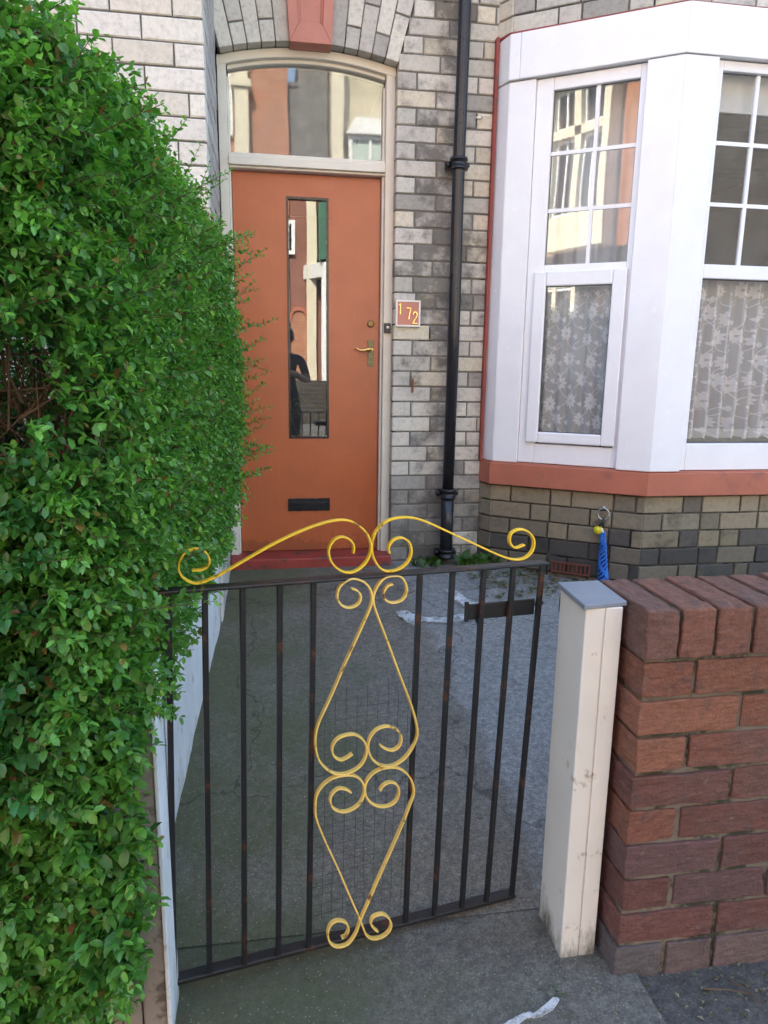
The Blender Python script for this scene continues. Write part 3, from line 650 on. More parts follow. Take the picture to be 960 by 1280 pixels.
for k, P in enumerate(SCROLLS):
    b = MB(); pts = spline([gp(s, z) for s, z in P], 5)
    off = (.0, .0005, -.0005, .0015, -.001, .001)[k]
    b.ribbon([p+Vector((0, (off-.011) if k > 1 else off, 0)) for p in pts], (0, 1, 0), .0118, .0039)
    b.build('scroll', 'yellow_paint' if k < 2 else 'yellow_pale', gate, bevel=.0008, seg=1)
b = MB(); c0 = .795
b.hexa([gp(.683, .789, .007), gp(.858, .783, .007), gp(.858, .783, .013), gp(.683, .789, .013), gp(.683, .826, .007), gp(.858, .822, .007), gp(.858, .822, .013), gp(.683, .826, .013)])
latch = b.build('latch', 'latch_black', gate, bevel=.002)
b = MB(); b.tube([gp(.70, .807, .027), gp(.892, .803, .027)], .006, 10); b.tube([gp(.722, .806, .027), gp(.722, .772, .027)], .007, 10); b.box(.676, .6835, .006, .013, .786, .832); b.build('bolt', 'latch_black', latch)
b = MB()
for z in (.80, .16): b = MB(); b.box(-.022, .012, -.004, .012, z, z+.035); b.tube([gp(-.012, z-.012, .004), gp(-.012, z+.047, .004)], .008, 10); b.build('hinge', 'black_iron', gate)
pass
b = MB()
for k in range(10):
    s0 = .318+.0245*k; b.tube([gp(s0-.004-.003*math.sin(k), .10, .010), gp(s0+.003*math.sin(k*2.1), .35, .012), gp(s0+.004, .66+.02*math.sin(k*3), .010)], .00045, 5)
for k in range(22):
    z = .115+.025*k; b.tube([gp(.312, z+.002*math.sin(k), .011), gp(.43, z+.004*math.sin(k*1.7), .012), gp(.552, z-.004, .011)], .00035, 5)
b.build('wire_mesh', 'black_iron', gate)

# ------------------------------------------------------------------ gate posts
post = empty('gate_post', (.687, 1.39, 0)); tag(post, 'square white painted gate post beside the red brick wall', 'gate post')
b = MB(); b.box(.645, .6885, 1.323, 1.458, -.1, .862); b.box(.6905, .7295, 1.3235, 1.4575, -.1, .8615); b.box(.686, .693, 1.3275, 1.45, -.1, .861); b.build('shaft', 'post_white', post, bevel=.003)
b = MB(); b.hexa([(.636, 1.314, .862), (.741, 1.330, .862), (.742, 1.472, .864), (.640, 1.468, .864), (.637, 1.315, .873), (.740, 1.331, .872), (.741, 1.471, .876), (.641, 1.467, .876)]); b.build('post_cap', 'lead', post, bevel=.002)
b = MB(); b.box(.652, .680, 1.458, 1.478, .80, .84); b.build('strike_plate', 'black_iron', post, bevel=.002)
tp = empty('timber_post', (-.28, 1.3, 0)); tag(tp, 'weathered timber gate post with a white painted side under the hedge', 'gate post')
b = MB(); b.box(-.313, -.2765, 1.252, 1.35, -.05, .80); b.box(-.2735, -.2275, 1.250, 1.352, -.05, .80); b.box(-.3485, -.3165, 1.262, 1.345, -.05, .55); b.build('shaft', 'old_timber', tp, bevel=.004)
b = MB(); b.box(-.2272, -.2185, 1.246, 1.353, -.05, .80); b.build('painted_board', 'wall_white', tp, bevel=.002)
b = MB(); b.box(-2.4, -.352, 1.235, 1.36, -.05, .150); b.cur = 0; o = b.build('stub_wall', 'pink_render', None, bevel=.012); tag(o, 'low stub of flaking pink rendered wall under the hedge', 'wall')

# ------------------------------------------------------------------ red brick garden wall
rw = empty('garden_wall', (1.9, 1.37, 0)); tag(rw, 'weathered red brick garden wall with a brick on edge coping', 'wall')
def fullbrick(mb, x0, x1, y0, y1, z0, z1, j=.0022):
    q = lambda: random.uniform(-j, j); r_ = random.uniform(-.0025, .0025)
    i = [(x0, y0, z0), (x1, y0, z0), (x1, y1, z0), (x0, y1, z0), (x0, y0, z1), (x1, y0, z1), (x1, y1, z1), (x0, y1, z1)]
    mb.hexa([(x+q(), y+q()*.8+r_, z+q()) for x, y, z in i])
def red_col(row):
    if row == 0: c = random.choice(((.155, .125, .115), (.125, .10, .098), (.15, .095, .085)))
    elif row < 4: c = random.choice(((.145, .060, .048), (.155, .058, .044), (.125, .060, .054)))
    elif row < 6: c = random.choice(((.19, .068, .040), (.175, .060, .038), (.16, .060, .042)))
    else: c = random.choice(((.225, .084, .045), (.205, .074, .040), (.185, .068, .040), (.235, .092, .052)))
    return (*var(c, .15), random.uniform(-.04, .14)+(.16 if row == 0 else .05 if row < 3 else 0))
WX0, WX1, WY0, WY1, PT = .747, 3.2, 1.258, 1.478, .0856
b = MB()
for row in range(9):
    z0, z1 = row*PT-.012*(row == 0), row*PT+PT-.0095; first = (8-row) % 2 == 0; x = WX0+random.uniform(-.003, .003); k = 0
    while x < WX1:
        L = .113 if (first and k == 0) else .226*random.uniform(.97, 1.03)
        if random.random() < .10 and k > 0: L = .113
        b.col = red_col(row); fullbrick(b, x, x+L, WY0, WY1 if k == 0 else WY0+.105, z0, z1)
        if k: b.col = red_col(row); fullbrick(b, x, x+L, WY1-.105, WY1, z0, z1)
        x += L+.0105; k += 1
b.build('brickwork', 'red_brick', rw, bevel=.0035, seg=2)
b = MB(); x = WX0-.002
while x < WX1:
    L = random.uniform(.071, .077); b.col = (*var(random.choice(((.185, .078, .050), (.21, .088, .055), (.17, .080, .058))), .12), random.uniform(-.02, .12))
    z = .770; fullbrick(b, x, x+L, WY0-.004, WY1+.003, z, .877+random.uniform(-.002, .002)); x += L+.0085
b.build('coping', 'red_brick', rw, bevel=.005, seg=2)
b = MB(); b.box(WX0+.010, WX1-.01, WY0+.0085, WY1-.010, -.1, .8685); b.build('mortar', 'mortar_red', rw)
for ob in [o for o in bpy.data.objects if o.parent is rw and o.name.startswith(('brickwork', 'coping'))]:
    sm = ob.modifiers.new('sub', 'SUBSURF'); sm.subdivision_type = 'SIMPLE'; sm.levels = sm.render_levels = 3
    tx = bpy.data.textures.new('chips', 'CLOUDS'); tx.noise_scale = .018; tx.noise_depth = 5
    dm = ob.modifiers.new('chips', 'DISPLACE'); dm.texture = tx; dm.strength = .009; dm.mid_level = .6; dm.texture_coords = 'GLOBAL'

# ------------------------------------------------------------------ white boundary wall below the hedge
b = MB(); N = 40
A0, A1 = Vector((-.316, 1.36, 0)), Vector((-.252, 3.292, 0)); rows = []
for i in range(N+1):
    t = i/N; p = A0.lerp(A1, t); rows.append([])
    for j in range(16):
        z = -.08+.87*j/15; rows[-1].append(b.vert((p.x+.006*nz(p.y*4, z*4, 1)+.003*nz(p.y*15, z*15, 4), p.y, z)))
b.sm = True
for i in range(N):
    for j in range(15): b.face((rows[i][j], rows[i+1][j], rows[i+1][j+1], rows[i][j+1]))
b.sm = False
bk = [(b.vert((A0.lerp(A1, i/N).x-.16, A0.lerp(A1, i/N).y, -.08)), b.vert((A0.lerp(A1, i/N).x-.16, A0.lerp(A1, i/N).y, .79))) for i in range(N+1)]
for i in range(N): b.face((bk[i][0], bk[i+1][0], bk[i+1][1], bk[i][1])); b.face((rows[i][15], rows[i+1][15], bk[i+1][1], bk[i][1]))
for i in (0, N): b.face([*rows[i], bk[i][1], bk[i][0]])
o = b.build('boundary_wall', 'wall_white'); tag(o, 'white painted low boundary wall along the left edge of the path', 'wall')

# ------------------------------------------------------------------ house number plaque
pq = empty('house_number_plaque', (.779, F-.006, 1.58)); tag(pq, 'small square salmon plaque with brass digits 172 on the brick pier', 'sign')
b = MB(); b.box(.711, .847, F-.016, F-.003, 1.582, 1.720); b.build('tile', 'keystone_paint', pq)
b = MB(); A = [(.708, 1.579), (.850, 1.579), (.850, 1.723), (.708, 1.723)]; B = [(.718, 1.588), (.840, 1.588), (.840, 1.714), (.718, 1.714)]; ring4(b, A, B, F-.019, F-.0025); b.build('border', 'white_tile', pq)
def digit(paths):
    b = MB()
    for p in paths: b.ribbon([Vector((x, F-.0195, z)) for x, z in p], (0, 1, 0), .006, .0065)
    o = b.build('digit', 'brass', pq, bevel=.001, seg=1); return o
digit([[(.7335, 1.645), (.7335, 1.706)], [(.7345, 1.7045), (.724, 1.694)]])
digit([[(.768, 1.680), (.799, 1.680)], [(.7965, 1.682), (.7875, 1.655), (.783, 1.617)]])
digit([[(q.x, q.y) for q in spline([(.8065, 1.644, 0), (.812, 1.657, 0), (.823, 1.659, 0), (.8305, 1.649, 0), (.827, 1.633, 0), (.815, 1.615, 0), (.806, 1.598, 0)], 5)], [(.8035, 1.598), (.835, 1.598)]])

# ------------------------------------------------------------------ net curtains, drape, blind
def lace_mat(name, op):
    t = NT(name); t.n.remove(t.b); tr = t.node('ShaderNodeBsdfTransparent'); df = t.node('ShaderNodeBsdfDiffuse'); tl = t.node('ShaderNodeBsdfTranslucent')
    df.inputs[0].default_value = tl.inputs[0].default_value = (.90, .90, .92, 1)
    m1 = t.node('ShaderNodeMixShader'); m1.inputs[0].default_value = .25; t.link(df.outputs[0], m1.inputs[1]); t.link(tl.outputs[0], m1.inputs[2])
    m2 = t.node('ShaderNodeMixShader'); t.link(t.math('ADD', t.math('MULTIPLY', t.noise(900, 2), .3), op-.15), m2.inputs[0]); t.link(tr.outputs[0], m2.inputs[1]); t.link(m1.outputs[0], m2.inputs[2]); t.link(m2.outputs[0], t.out.inputs[0]); MATS[name] = t.m
lace_mat('net', .60); lace_mat('lace', 1.1)
def curtain(name, o, u, s0, s1, z0, z1, d, amp, wl, label, seed, motif=True, mat='net', scallop=.012, gather=1.35):
    n = outn(u); rr = random.Random(seed); ph = rr.uniform(0, 6)
    def S(s, z, e=0.0):
        w = amp*(math.sin(2*math.pi*s/wl+ph+.7*math.sin(s*9+seed)+.25*math.sin(z*4+s*3))+.4*math.sin(2*math.pi*s/(wl*.53)+seed))
        return o+u*s+n*(d+w*(.6+.4*(z1-z)/(z1-z0))+e)+Z*z
    r = empty(name, S((s0+s1)/2, z0)); tag(r, label, 'curtain')
    b = MB(); b.sm = True; nx, ny = int((s1-s0)/.006), 30; ids = []
    for i in range(nx+1):
        s = s0+(s1-s0)*i/nx; zb = z0+scallop*abs(math.sin(s*math.pi/.055)); ids.append([b.vert(S(s, zb+(z1-zb)*j/ny)) for j in range(ny+1)])
    for i in range(nx):
        for j in range(ny): b.face((ids[i][j], ids[i+1][j], ids[i+1][j+1], ids[i][j+1]))
    b.build('net' if motif else 'cloth', mat, r, fix=False)
    if not motif: return r
    m = MB(); m.sm = True
    def patch(pts):   # closed outline in (a,z) motif space as a fan, laid on the folds
        ca = sum(p[0] for p in pts)/len(pts); cz = sum(p[1] for p in pts)/len(pts)
        if not (s0 < ca/gather < s1 and z0 < cz < z1): return
        q = [(min(max(a/gather, s0), s1), min(max(z, z0+.004), z1)) for a, z in pts]; mid = [((ca/gather+a)/2, (cz+z)/2) for a, z in q]
        c = m.vert(S(ca/gather, cz, .0015)); M1 = [m.vert(S(*p, .0015)) for p in mid]; O = [m.vert(S(*p, .0015)) for p in q]; k = len(q)
        for i in range(k): m.face((c, M1[i], M1[(i+1) % k])); m.face((M1[i], O[i], O[(i+1) % k], M1[(i+1) % k]))
    def petal(x, z, an, L, W):
        patch([(x+math.cos(an)*t*L-math.sin(an)*w*W, z+math.sin(an)*t*L+math.cos(an)*w*W) for t, w in ((.12, 0), (.35, .42), (.62, .5), (.85, .3), (1, 0), (.85, -.3), (.62, -.5), (.35, -.42))])
    def flower(x, z, r_, np_=9):
        a0 = rr.uniform(0, 6)
        for k in range(np_): petal(x, z, a0+2*math.pi*k/np_, r_*rr.uniform(.85, 1.05), r_*.42)
    def vine(p, wd=.0021):
        q = spline([(a, z, 0) for a, z in p], 8)
        for a, c in zip(q, q[1:]):
            dd = (c-a).normalized(); e = Vector((-dd.y, dd.x, 0))*wd
            patch([(a.x+e.x, a.y+e.y), (a.x-e.x, a.y-e.y), (c.x-e.x, c.y-e.y), (c.x+e.x, c.y+e.y)])
    row = 0; z = z0+.075
    while z < z1:
        a = s0*gather+(.0 if row % 2 else .075)
        while a < s1*gather+.1:
            fx, fz = a+rr.uniform(-.012, .012), z+rr.uniform(-.02, .02); flower(fx, fz, rr.uniform(.038, .050), rr.choice((8, 9, 10)))
            vine([(fx, fz-.03), (fx+.03, fz-.07), (fx+.085, fz-.085), (fx+.13, fz-.06)]); vine([(fx-.01, fz+.03), (fx+.03, fz+.075), (fx+.07, fz+.095)])
            for q in (-1, 1, 2): petal(fx+.062+q*.012, fz-.055+q*.012, q*1.1+.5, .042, .017)
            a += .142*rr.uniform(.9, 1.12)
        z += .118; row += 1
    m.build('lace_motif', 'lace', r, fix=False)
    return r
curtain('net_curtain', SEG[0][0], SEG[0][1], .19, .67, .985, 1.862, -.085, .014, .085, 'white floral net curtain behind the small casement left of the bay corner', 3)
curtain('net_curtain', SEG[1][0], SEG[1][1], .13, 1.45, .986, 1.858, -.105, .033, .078, 'white scalloped floral net curtain hanging in the wide front window', 5)
curtain('drape', SEG[0][0], SEG[0][1], .10, .78, 1.30, 2.85, -.23, .022, .10, 'plain pale grey drape behind the upper left bay pane', 9, False, 'drape', 0)
b = MB(); o, u, L = SEG[1]; lb_(b, o, u, .18, 1.42, -.105, -.101, 2.655, 2.86); lb_(b, o, u, .18, 1.42, -.11, -.098, 2.640, 2.6545)
o = b.build('roller_blind', 'blind'); tag(o, 'white roller blind part lowered at the top of the front bay window', 'blind')

# ------------------------------------------------------------------ rope and ring on the bay plinth
o, u, L = SEG[0]; n = outn(u)
def cp(s, z, d): return o+u*s+n*d+Z*z
rp = empty('hanging_rope', cp(.65, .2, .02)); tag(rp, 'blue rope hung with a yellow tag from a steel ring on the bay plinth', 'rope')
b = MB(); b.tube([cp(.65+.030*math.cos(t*2*math.pi/24), .572+.032*math.sin(t*2*math.pi/24), .022) for t in range(25)], .0035, 8); b.tube([cp(.65, .606, -.01), cp(.65, .606, .022)], .005, 8); b.lathe([(.006, 0), (.008, .006), (.006, .012)], tuple(cp(.65, .603, .024)), 10); b.build('ring', 'steel', rp)
b = MB(); b.tube(spline([cp(.655, .545, .025), cp(.648, .525, .032), cp(.634, .500, .030), cp(.640, .488, .03)], 5), .006, 8); b.tube(spline([cp(.648, .545, .02), cp(.656, .52, .03), cp(.652, .495, .03)], 5), .005, 8); b.build('clip', 'dark_plastic', rp)
b = MB(); c = cp(.628, .478, .03); b.lathe([(.001, -.024), (.018, -.02), (.025, -.006), (.025, .006), (.018, .02), (.001, .024)], tuple(c), 14); b.build('tag', 'yellow_plastic', rp)
b = MB(); b.tube(spline([cp(.645, .495, .03), cp(.652, .48, .03), cp(.656, .462, .03)], 4), .006, 8); b.build('cord', 'white_gloss', rp)
b = MB()
for k in range(7):
    pts = []
    for t in range(34):
        f = t/33; a = k*2*math.pi/7+f*7+.8*math.sin(f*17+k); rad = .011+.016*f
        pts.append(cp(.655+.022*f+rad*math.cos(a), .47-.285*f, .03+.6*rad*math.sin(a)))
    b.tube(pts, .0062, 7)
b.build('rope', 'blue_rope', rp)

# ------------------------------------------------------------------ weeds, litter, spills
def weed(name, x, y, r_, n_, h, label, cat, seed, blade=False):
    rr = random.Random(seed); z = gz(y); b = MB()
    for k in range(n_):
        a = rr.uniform(0, 6.28); q = r_*math.sqrt(rr.random()); bx, by = x+q*math.cos(a), y+q*math.sin(a)*.6; L = h*rr.uniform(.5, 1.1); la = rr.uniform(0, 6.28); lean = rr.uniform(.1, .9)
        dx, dy = math.cos(la)*lean, math.sin(la)*lean; g = rr.uniform(.7, 1.3); b.col = (.07*g, .15*g, .03*g, 1)
        w_ = .004 if blade else L*.22; px_, py_ = -math.sin(la), math.cos(la)
        p = [Vector((bx, by, z)), Vector((bx+dx*L*.5, by+dy*L*.5, z+L*.6)), Vector((bx+dx*L, by+dy*L, z+L*(.85 if blade else .75)))]
        e = Vector((px_, py_, 0))*w_
        i = [b.vert(p[0]-e*.5), b.vert(p[0]+e*.5), b.vert(p[1]+e), b.vert(p[1]-e), b.vert(p[2])]
        b.face((i[0], i[1], i[2], i[3])); b.face((i[3], i[2], i[4]))
    o = b.build(name, 'leaf', None, fix=False); tag(o, label, cat); return o
def leaf_mat(name, trans=.35, rough=.38):
    t = NT(name); a = t.attr(); c = t.mix(1.0, a.outputs['Color'], t.ramp(t.noise(60, 4), [(.3, .75), (.7, 1.2)]), 'MULTIPLY')
    t.base(c); t.rough(rough); t.b.inputs['Specular IOR Level'].default_value = .5
    tl = t.node('ShaderNodeBsdfTranslucent'); t.link(t.mix(1.0, c, (1.5, 1.7, .7), 'MULTIPLY'), tl.inputs[0]); mx = t.node('ShaderNodeMixShader'); mx.inputs[0].default_value = trans
    t.link(t.b.outputs[0], mx.inputs[1]); t.link(tl.outputs[0], mx.inputs[2]); t.link(mx.outputs[0], t.out.inputs[0]); MATS[name] = t.m
leaf_mat('leaf')
weed('weed', .93, 4.0, .10, 40, .07, 'small green weed in the corner left of the drainpipe foot', 'weed', 1)
weed('weed', 1.22, 3.96, .12, 50, .10, 'leafy green weed between the drainpipe and the bay', 'weed', 2)
weed('grass_clump', 2.42, 3.36, .26, 170, .12, 'bright green grass clump at the foot of the front bay wall', 'grass clump', 3, True)
weed('moss_tuft', .585, 1.235, .04, 26, .014, 'tiny green moss tuft in front of the white gate post', 'moss', 4)
def flat_leaves(name, mat, area, n_, size, label, cat, seed, zf):
    rr = random.Random(seed); b = MB()
    for k in range(n_):
        x, y = rr.uniform(*area[:2]), rr.uniform(*area[2:]); a = rr.uniform(0, 6.28); L = size*rr.uniform(.5, 1.2); z = zf(y)+.006
        g = rr.uniform(.5, 1.4); b.col = random.choice(((.16*g, .12*g, .06*g, 1), (.10*g, .12*g, .05*g, 1), (.28*g, .24*g, .17*g, 1)))
        pts = [(-.5, 0, 0), (-.1, .26, .25), (.5, 0, .1), (-.1, -.24, .3)]
        b.face([b.vert((x+(p*math.cos(a)-q*math.sin(a))*L, y+(p*math.sin(a)+q*math.cos(a))*L, z+r_*L*rr.uniform(.2, 1))) for p, q, r_ in pts])
    o = b.build(name, mat, None, fix=False); tag(o, label, cat, kind='stuff')
flat_leaves('leaf_litter', 'leaf', (1.12, 1.80, 3.45, 3.98), 420, .04, 'dry leaf litter gathered at the foot of the bay', 'leaf litter', 5, gz)
flat_leaves('debris', 'leaf', (.76, 1.25, 1.12, 1.25), 90, .014, 'small dry debris along the foot of the red brick wall', 'debris', 6, lambda y: -.006)
flat_leaves('grit', 'leaf', (-.22, 1.6, 1.05, 4.0), 420, .011, 'scattered light grit and specks over the concrete path', 'grit', 9, lambda y: gz(y)+.003)
def twig(pts, r_, label):
    b = MB(); b.tube(spline(pts, 4), [r_*(1-.5*i/(4*(len(pts)-1))) for i in range(4*(len(pts)-1)+1)], 6); tag(b.build('twig', 'bark'), label, 'twig')
twig([(.93, 1.20, .004), (.985, 1.185, .008), (1.03, 1.17, .004)], .0022, 'thin brown twig on the pavement below the red wall')
twig([(1.00, 1.215, .004), (1.02, 1.18, .01), (1.035, 1.14, .004)], .0026, 'short pale twig lying near the right edge of the pavement')
twig([(-.19, 1.30, .008), (-.205, 1.26, .03), (-.212, 1.215, .012)], .0022, 'dry stalk at the foot of the timber gate post')
def blot(name, cx, cy, pts, z, label):
    b = MB(); v = []
    N_ = 90
    for k in range(N_):
        a = 2*math.pi*k/N_; i = k*len(pts)/N_; p, q = pts[int(i) % len(pts)], pts[(int(i)+1) % len(pts)]; f = i-int(i)
        x, y = cx+p[0]*(1-f)+q[0]*f, cy+p[1]*(1-f)+q[1]*f; w_ = .011*nz(x*30, y*30, 2)+.008*nz(x*80, y*80, 5); x += w_; y += w_*.8; v.append(b.vert((x, y, z(y))))
    c = [b.vert((b.v[i][0], b.v[i][1], b.v[i][2]-.004)) for i in v]
    b.face(v)
    for k in range(N_): b.face((v[k], c[k], c[(k+1) % N_], v[(k+1) % N_]))
    tag(b.build(name, 'white_spill'), label, 'paint spill')
zz = lambda y: gz(y)+.0095
blot('paint_spill', 0, 0, [(.60, 3.32), (.64, 3.20), (.69, 3.12), (.70, 3.20), (.84, 3.17), (1.00, 3.22), (1.0, 3.29), (.84, 3.23), (.71, 3.25), (.66, 3.34)], zz, 'long white paint spill across the grey path behind the gate')
blot('paint_spill', 0, 0, [(.92, 3.60), (.93, 3.44), (.99, 3.34), (1.10, 3.32), (1.12, 3.37), (1.02, 3.42), (.98, 3.56)], zz, 'hooked white paint spill nearest the drainpipe')
blot('paint_spill', 0, 0, [(.43, 1.158), (.48, 1.185), (.54, 1.196), (.588, 1.220), (.596, 1.213), (.57, 1.190), (.50, 1.177), (.44, 1.150)], lambda y: .0125, 'pale paint spill on the threshold in front of the gate')

# ------------------------------------------------------------------ the privet hedge
hedge = empty('hedge', (-.6, 2.0, 0)); tag(hedge, 'tall clipped green privet hedge left of the gate', 'hedge')
def hx(y, z):      # right-hand face
    t = min(max((y-1.1)/2.0, 0), 1); x = -.235+.10*t
    x += .035*nz(y*2.2, z*2.2, 7)+.02*nz(y*6, z*6, 2)
    x += .045*t*math.exp(-((z-1.25)/.38)**2)-.02*t*(z < 1.0)*(1.0-z)*4
    if z > 1.62: x -= (z-1.62)**2*1.0
    if y > 2.8: x -= (y-2.8)**2*.6
    if y < 1.2: x -= (1.2-y)**2*3
    if z < .85: x -= (.85-z)*.05
    return x
def hyf(x, z):     # face towards the street
    return 1.165-.10*(z-.2)/1.6+.035*nz(x*3, z*2.5, 11)+.02*nz(x*7, z*7, 5)
def hzt(x, y): return 1.80+.03*nz(x*3, y*3, 3)
sp_p, sp_d, sp_l, sp_tip = [], [], [], []
def add_sprig(p, d, L, tip): sp_p.append(p); sp_d.append(d); sp_l.append(L); sp_tip.append(tip)
def rnd_dir(nrm, spread, upb):
    v = Vector(nrm)+Vector((random.gauss(0, spread), random.gauss(0, spread), random.gauss(0, spread)+upb)); return v.normalized()
def hole(x, z, y=1.1): # thin patch where the twigs show, opening inwards
    x, z = x*1.1/y, 1.35+(z-1.35)*1.1/y
    return 1.5*math.exp(-(((x+.37)/.075)**2+((z-1.315)/.085)**2))+1.0*math.exp(-(((x+.285)/.045)**2+((z-1.235)/.035)**2))+.9*math.exp(-(((x+.42)/.05)**2+((z-1.21)/.05)**2))+.8*math.exp(-(((x+.33)/.035)**2+((z-.80)/.06)**2))
for _ in range(7600):
    y, z = 1.06+2.09*random.random()**1.35, random.uniform(.66, 1.84)
    if z < .80 and y > 1.5 and random.random() < .6: continue
    dep = random.expovariate(22); x = hx(y, z)-dep-.03
    if y < 1.3 and random.random() < hole(x, z, y): continue
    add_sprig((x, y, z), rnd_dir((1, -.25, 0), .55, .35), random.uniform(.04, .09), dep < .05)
for _ in range(6800):
    x, z = random.uniform(-1.0, -.25), random.uniform(.13, 1.84)
    if x > -.40 and z < .13+(x+.36)*1.1: continue
    if x > hx(1.1, z)-.02: continue
    dep = random.expovariate(19); 
    if random.random() < hole(x, z)*.90: 
        continue
    y = hyf(x, z)+dep+.03
    if random.random() < hole(x, z, y)*.90: continue
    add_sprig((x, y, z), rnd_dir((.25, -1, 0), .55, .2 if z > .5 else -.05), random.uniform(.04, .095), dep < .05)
for _ in range(2500):
    x, y = random.uniform(-1.1, -.25), random.uniform(1.06, 3.1)
    x = min(x, hx(y, 1.75)-.02); dep = random.expovariate(14)
    add_sprig((x, y, hzt(x, y)-dep-.03), rnd_dir((.15, -.1, 1), .5, .3), random.uniform(.05, .12), dep < .05)
for _ in range(4600):  # inside
    y = random.uniform(1.30, 3.0); x = random.uniform(-1.35, hx(y, 1.2)-.12); z = random.uniform(.2 if x < -.5 else .85, 1.7)
    if y < 1.42 and hole(x, z, y) > .35: continue
    add_sprig((x, y, z), rnd_dir((.5, -.5, 0), .8, .2), random.uniform(.06, .12), False)
for _ in range(700):   # far end face
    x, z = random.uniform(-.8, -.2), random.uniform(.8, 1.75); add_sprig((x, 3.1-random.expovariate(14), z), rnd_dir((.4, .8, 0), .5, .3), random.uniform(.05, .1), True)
for _ in range(80):   # longer shoots that break the clipped outline
    y, z = random.uniform(1.1, 3.15), random.uniform(.85, 1.8); add_sprig((hx(y, z)-.02, y, z), rnd_dir((1, -.1, 0), .35, .55), random.uniform(.12, .19), True)
for _ in range(60):
    y = random.uniform(1.05, 3.1); x = hx(y, 1.78)-random.uniform(0, .2); add_sprig((x, y, hzt(x, y)-.03), rnd_dir((.25, 0, 1), .35, .3), random.uniform(.10, .17), True)
for _ in range(130):    # low shoots over the timber post
    z = random.uniform(.24, .84); add_sprig((random.uniform(-.34, -.275+.03*(z > .4)), random.uniform(1.13, 1.215), z), rnd_dir((.3, -.8, -.1), .4, 0), random.uniform(.045, .085), True)
V, Fc, Cc = [], [], []; nv = 0; stems = []
LU = np.array([0, .28, .28, .28, .74, .74, .74, 1.0]); LW = np.array([0, -.47, 0, .47, -.46, 0, .46, 0]); LH = np.array([0, .10, 0, .10, .03, -.06, .03, -.16])
TRI = [(0, 2, 1), (0, 3, 2), (4, 5, 7), (5, 6, 7)]; QUA = [(1, 2, 5, 4), (2, 3, 6, 5)]
faces = []
for p, d, L, tip in zip(sp_p, sp_d, sp_l, sp_tip):
    p = Vector(p); a = d.orthogonal().normalized(); bb = d.cross(a); n_ = int(3+L/.021); rot = random.uniform(0, 6.28); droop = Vector((0, 0, -L*.25*random.random()))
    stems.append((p, p+d*L+droop*.5))
    hue = random.random(); big = .80+.46*max(0, min(1, (1.15-p.z)/.7))
    for k in range(n_):
        f = (k+.6)/n_; q = p+d*(L*f)+droop*(f*f*.5)
        for sgn in (0, math.pi):
            an = rot+k*math.pi/2+sgn+random.gauss(0, .3); side = a*math.cos(an)+bb*math.sin(an)
            ld = (d*random.uniform(.35, .9)+side*random.uniform(.7, 1.1)+Vector((0, 0, random.gauss(.05, .22)))).normalized()
            S_ = random.uniform(.019, .031)*big*(1-.45*max(0, f-.6)/.4)
            wv = ld.cross(Vector((0, 0, 1))+side*.4+Vector((random.gauss(0, .35), random.gauss(0, .35), 0))); wv = wv.normalized() if wv.length > 1e-4 else a
            hv = wv.cross(ld)
            W_ = S_*random.uniform(.44, .62)
            M = np.outer(LU*S_, ld)+np.outer(LW*W_, wv)+np.outer(LH*S_, hv)+np.array(q)
            V.append(M)
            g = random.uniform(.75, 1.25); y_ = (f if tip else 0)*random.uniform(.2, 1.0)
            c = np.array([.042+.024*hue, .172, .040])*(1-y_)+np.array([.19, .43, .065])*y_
            r0 = random.random()
            if r0 < .016: c = np.array([.22, .17, .05])
            elif r0 < .026: c = np.array([.20, .08, .03])
            Cc.append(c*g)
nl = len(V); Vv = np.concatenate(V).astype(np.float32); CC = np.ones((nl*8, 4), np.float32); CC[:, :3] = np.repeat(np.array(Cc), 8, 0)
base = np.arange(nl)*8
loops = np.concatenate([(base[:, None]+np.array([i for f in TRI for i in f])[None]), (base[:, None]+np.array([i for f in QUA for i in f])[None])], 1).astype(np.int32).ravel()
tot = np.tile(np.array([3]*4+[4]*2, np.int32), nl); start = np.concatenate([[0], np.cumsum(tot)[:-1]]).astype(np.int32)
me = bpy.data.meshes.new('foliage'); me.vertices.add(len(Vv)); me.vertices.foreach_set('co', Vv.ravel()); me.loops.add(len(loops)); me.loops.foreach_set('vertex_index', loops)
me.polygons.add(len(tot)); me.polygons.foreach_set('loop_start', start); me.polygons.foreach_set('loop_total', tot); me.polygons.foreach_set('use_smooth', np.ones(len(tot), bool)); me.update(calc_edges=True)
at = me.color_attributes.new('Col', 'FLOAT_COLOR', 'POINT'); at.data.foreach_set('color', CC.ravel()); me.materials.append(MATS['leaf'])
fo = bpy.data.objects.new('foliage', me); COL.objects.link(fo); fo.parent = hedge; fo.location = -hedge.location
print('leaves', nl)
b = MB()
for k, (p, q) in enumerate(stems):
    L_ = (q-p).length
    if L_ > .10 or k % 3 == 0: b.tube([p, q], [.0012, .0006], 4, False)
for k in range(420):
    y = random.uniform(1.4, 3.0); x = random.uniform(-.85, -.46); z0 = random.uniform(.15, 1.0); p = Vector((x, y, z0)); pts = [p]
    for j in range(3): p = p+Vector((random.gauss(.03, .07), random.gauss(-.05, .07), random.uniform(.06, .22))); p.x = min(p.x, -.40); p.y = max(p.y, 1.32); pts.append(p)
    b.tube(pts, [.005, .004, .003, .0018], 5, False)
for k in range(60):     # grey-brown twigs around the thin patch
    x, z = random.gauss(-.42, .06), random.gauss(1.26, .07); p = Vector((x, hyf(x, z)+random.uniform(.09, .20), z)); b.tube([p, p+Vector((random.gauss(0, .035), random.gauss(-.01, .02), random.gauss(.03, .04))), p+Vector((random.gauss(0, .05), random.gauss(-.01, .02), random.gauss(.06, .05)))], [.0030, .0020, .0010], 5, False)
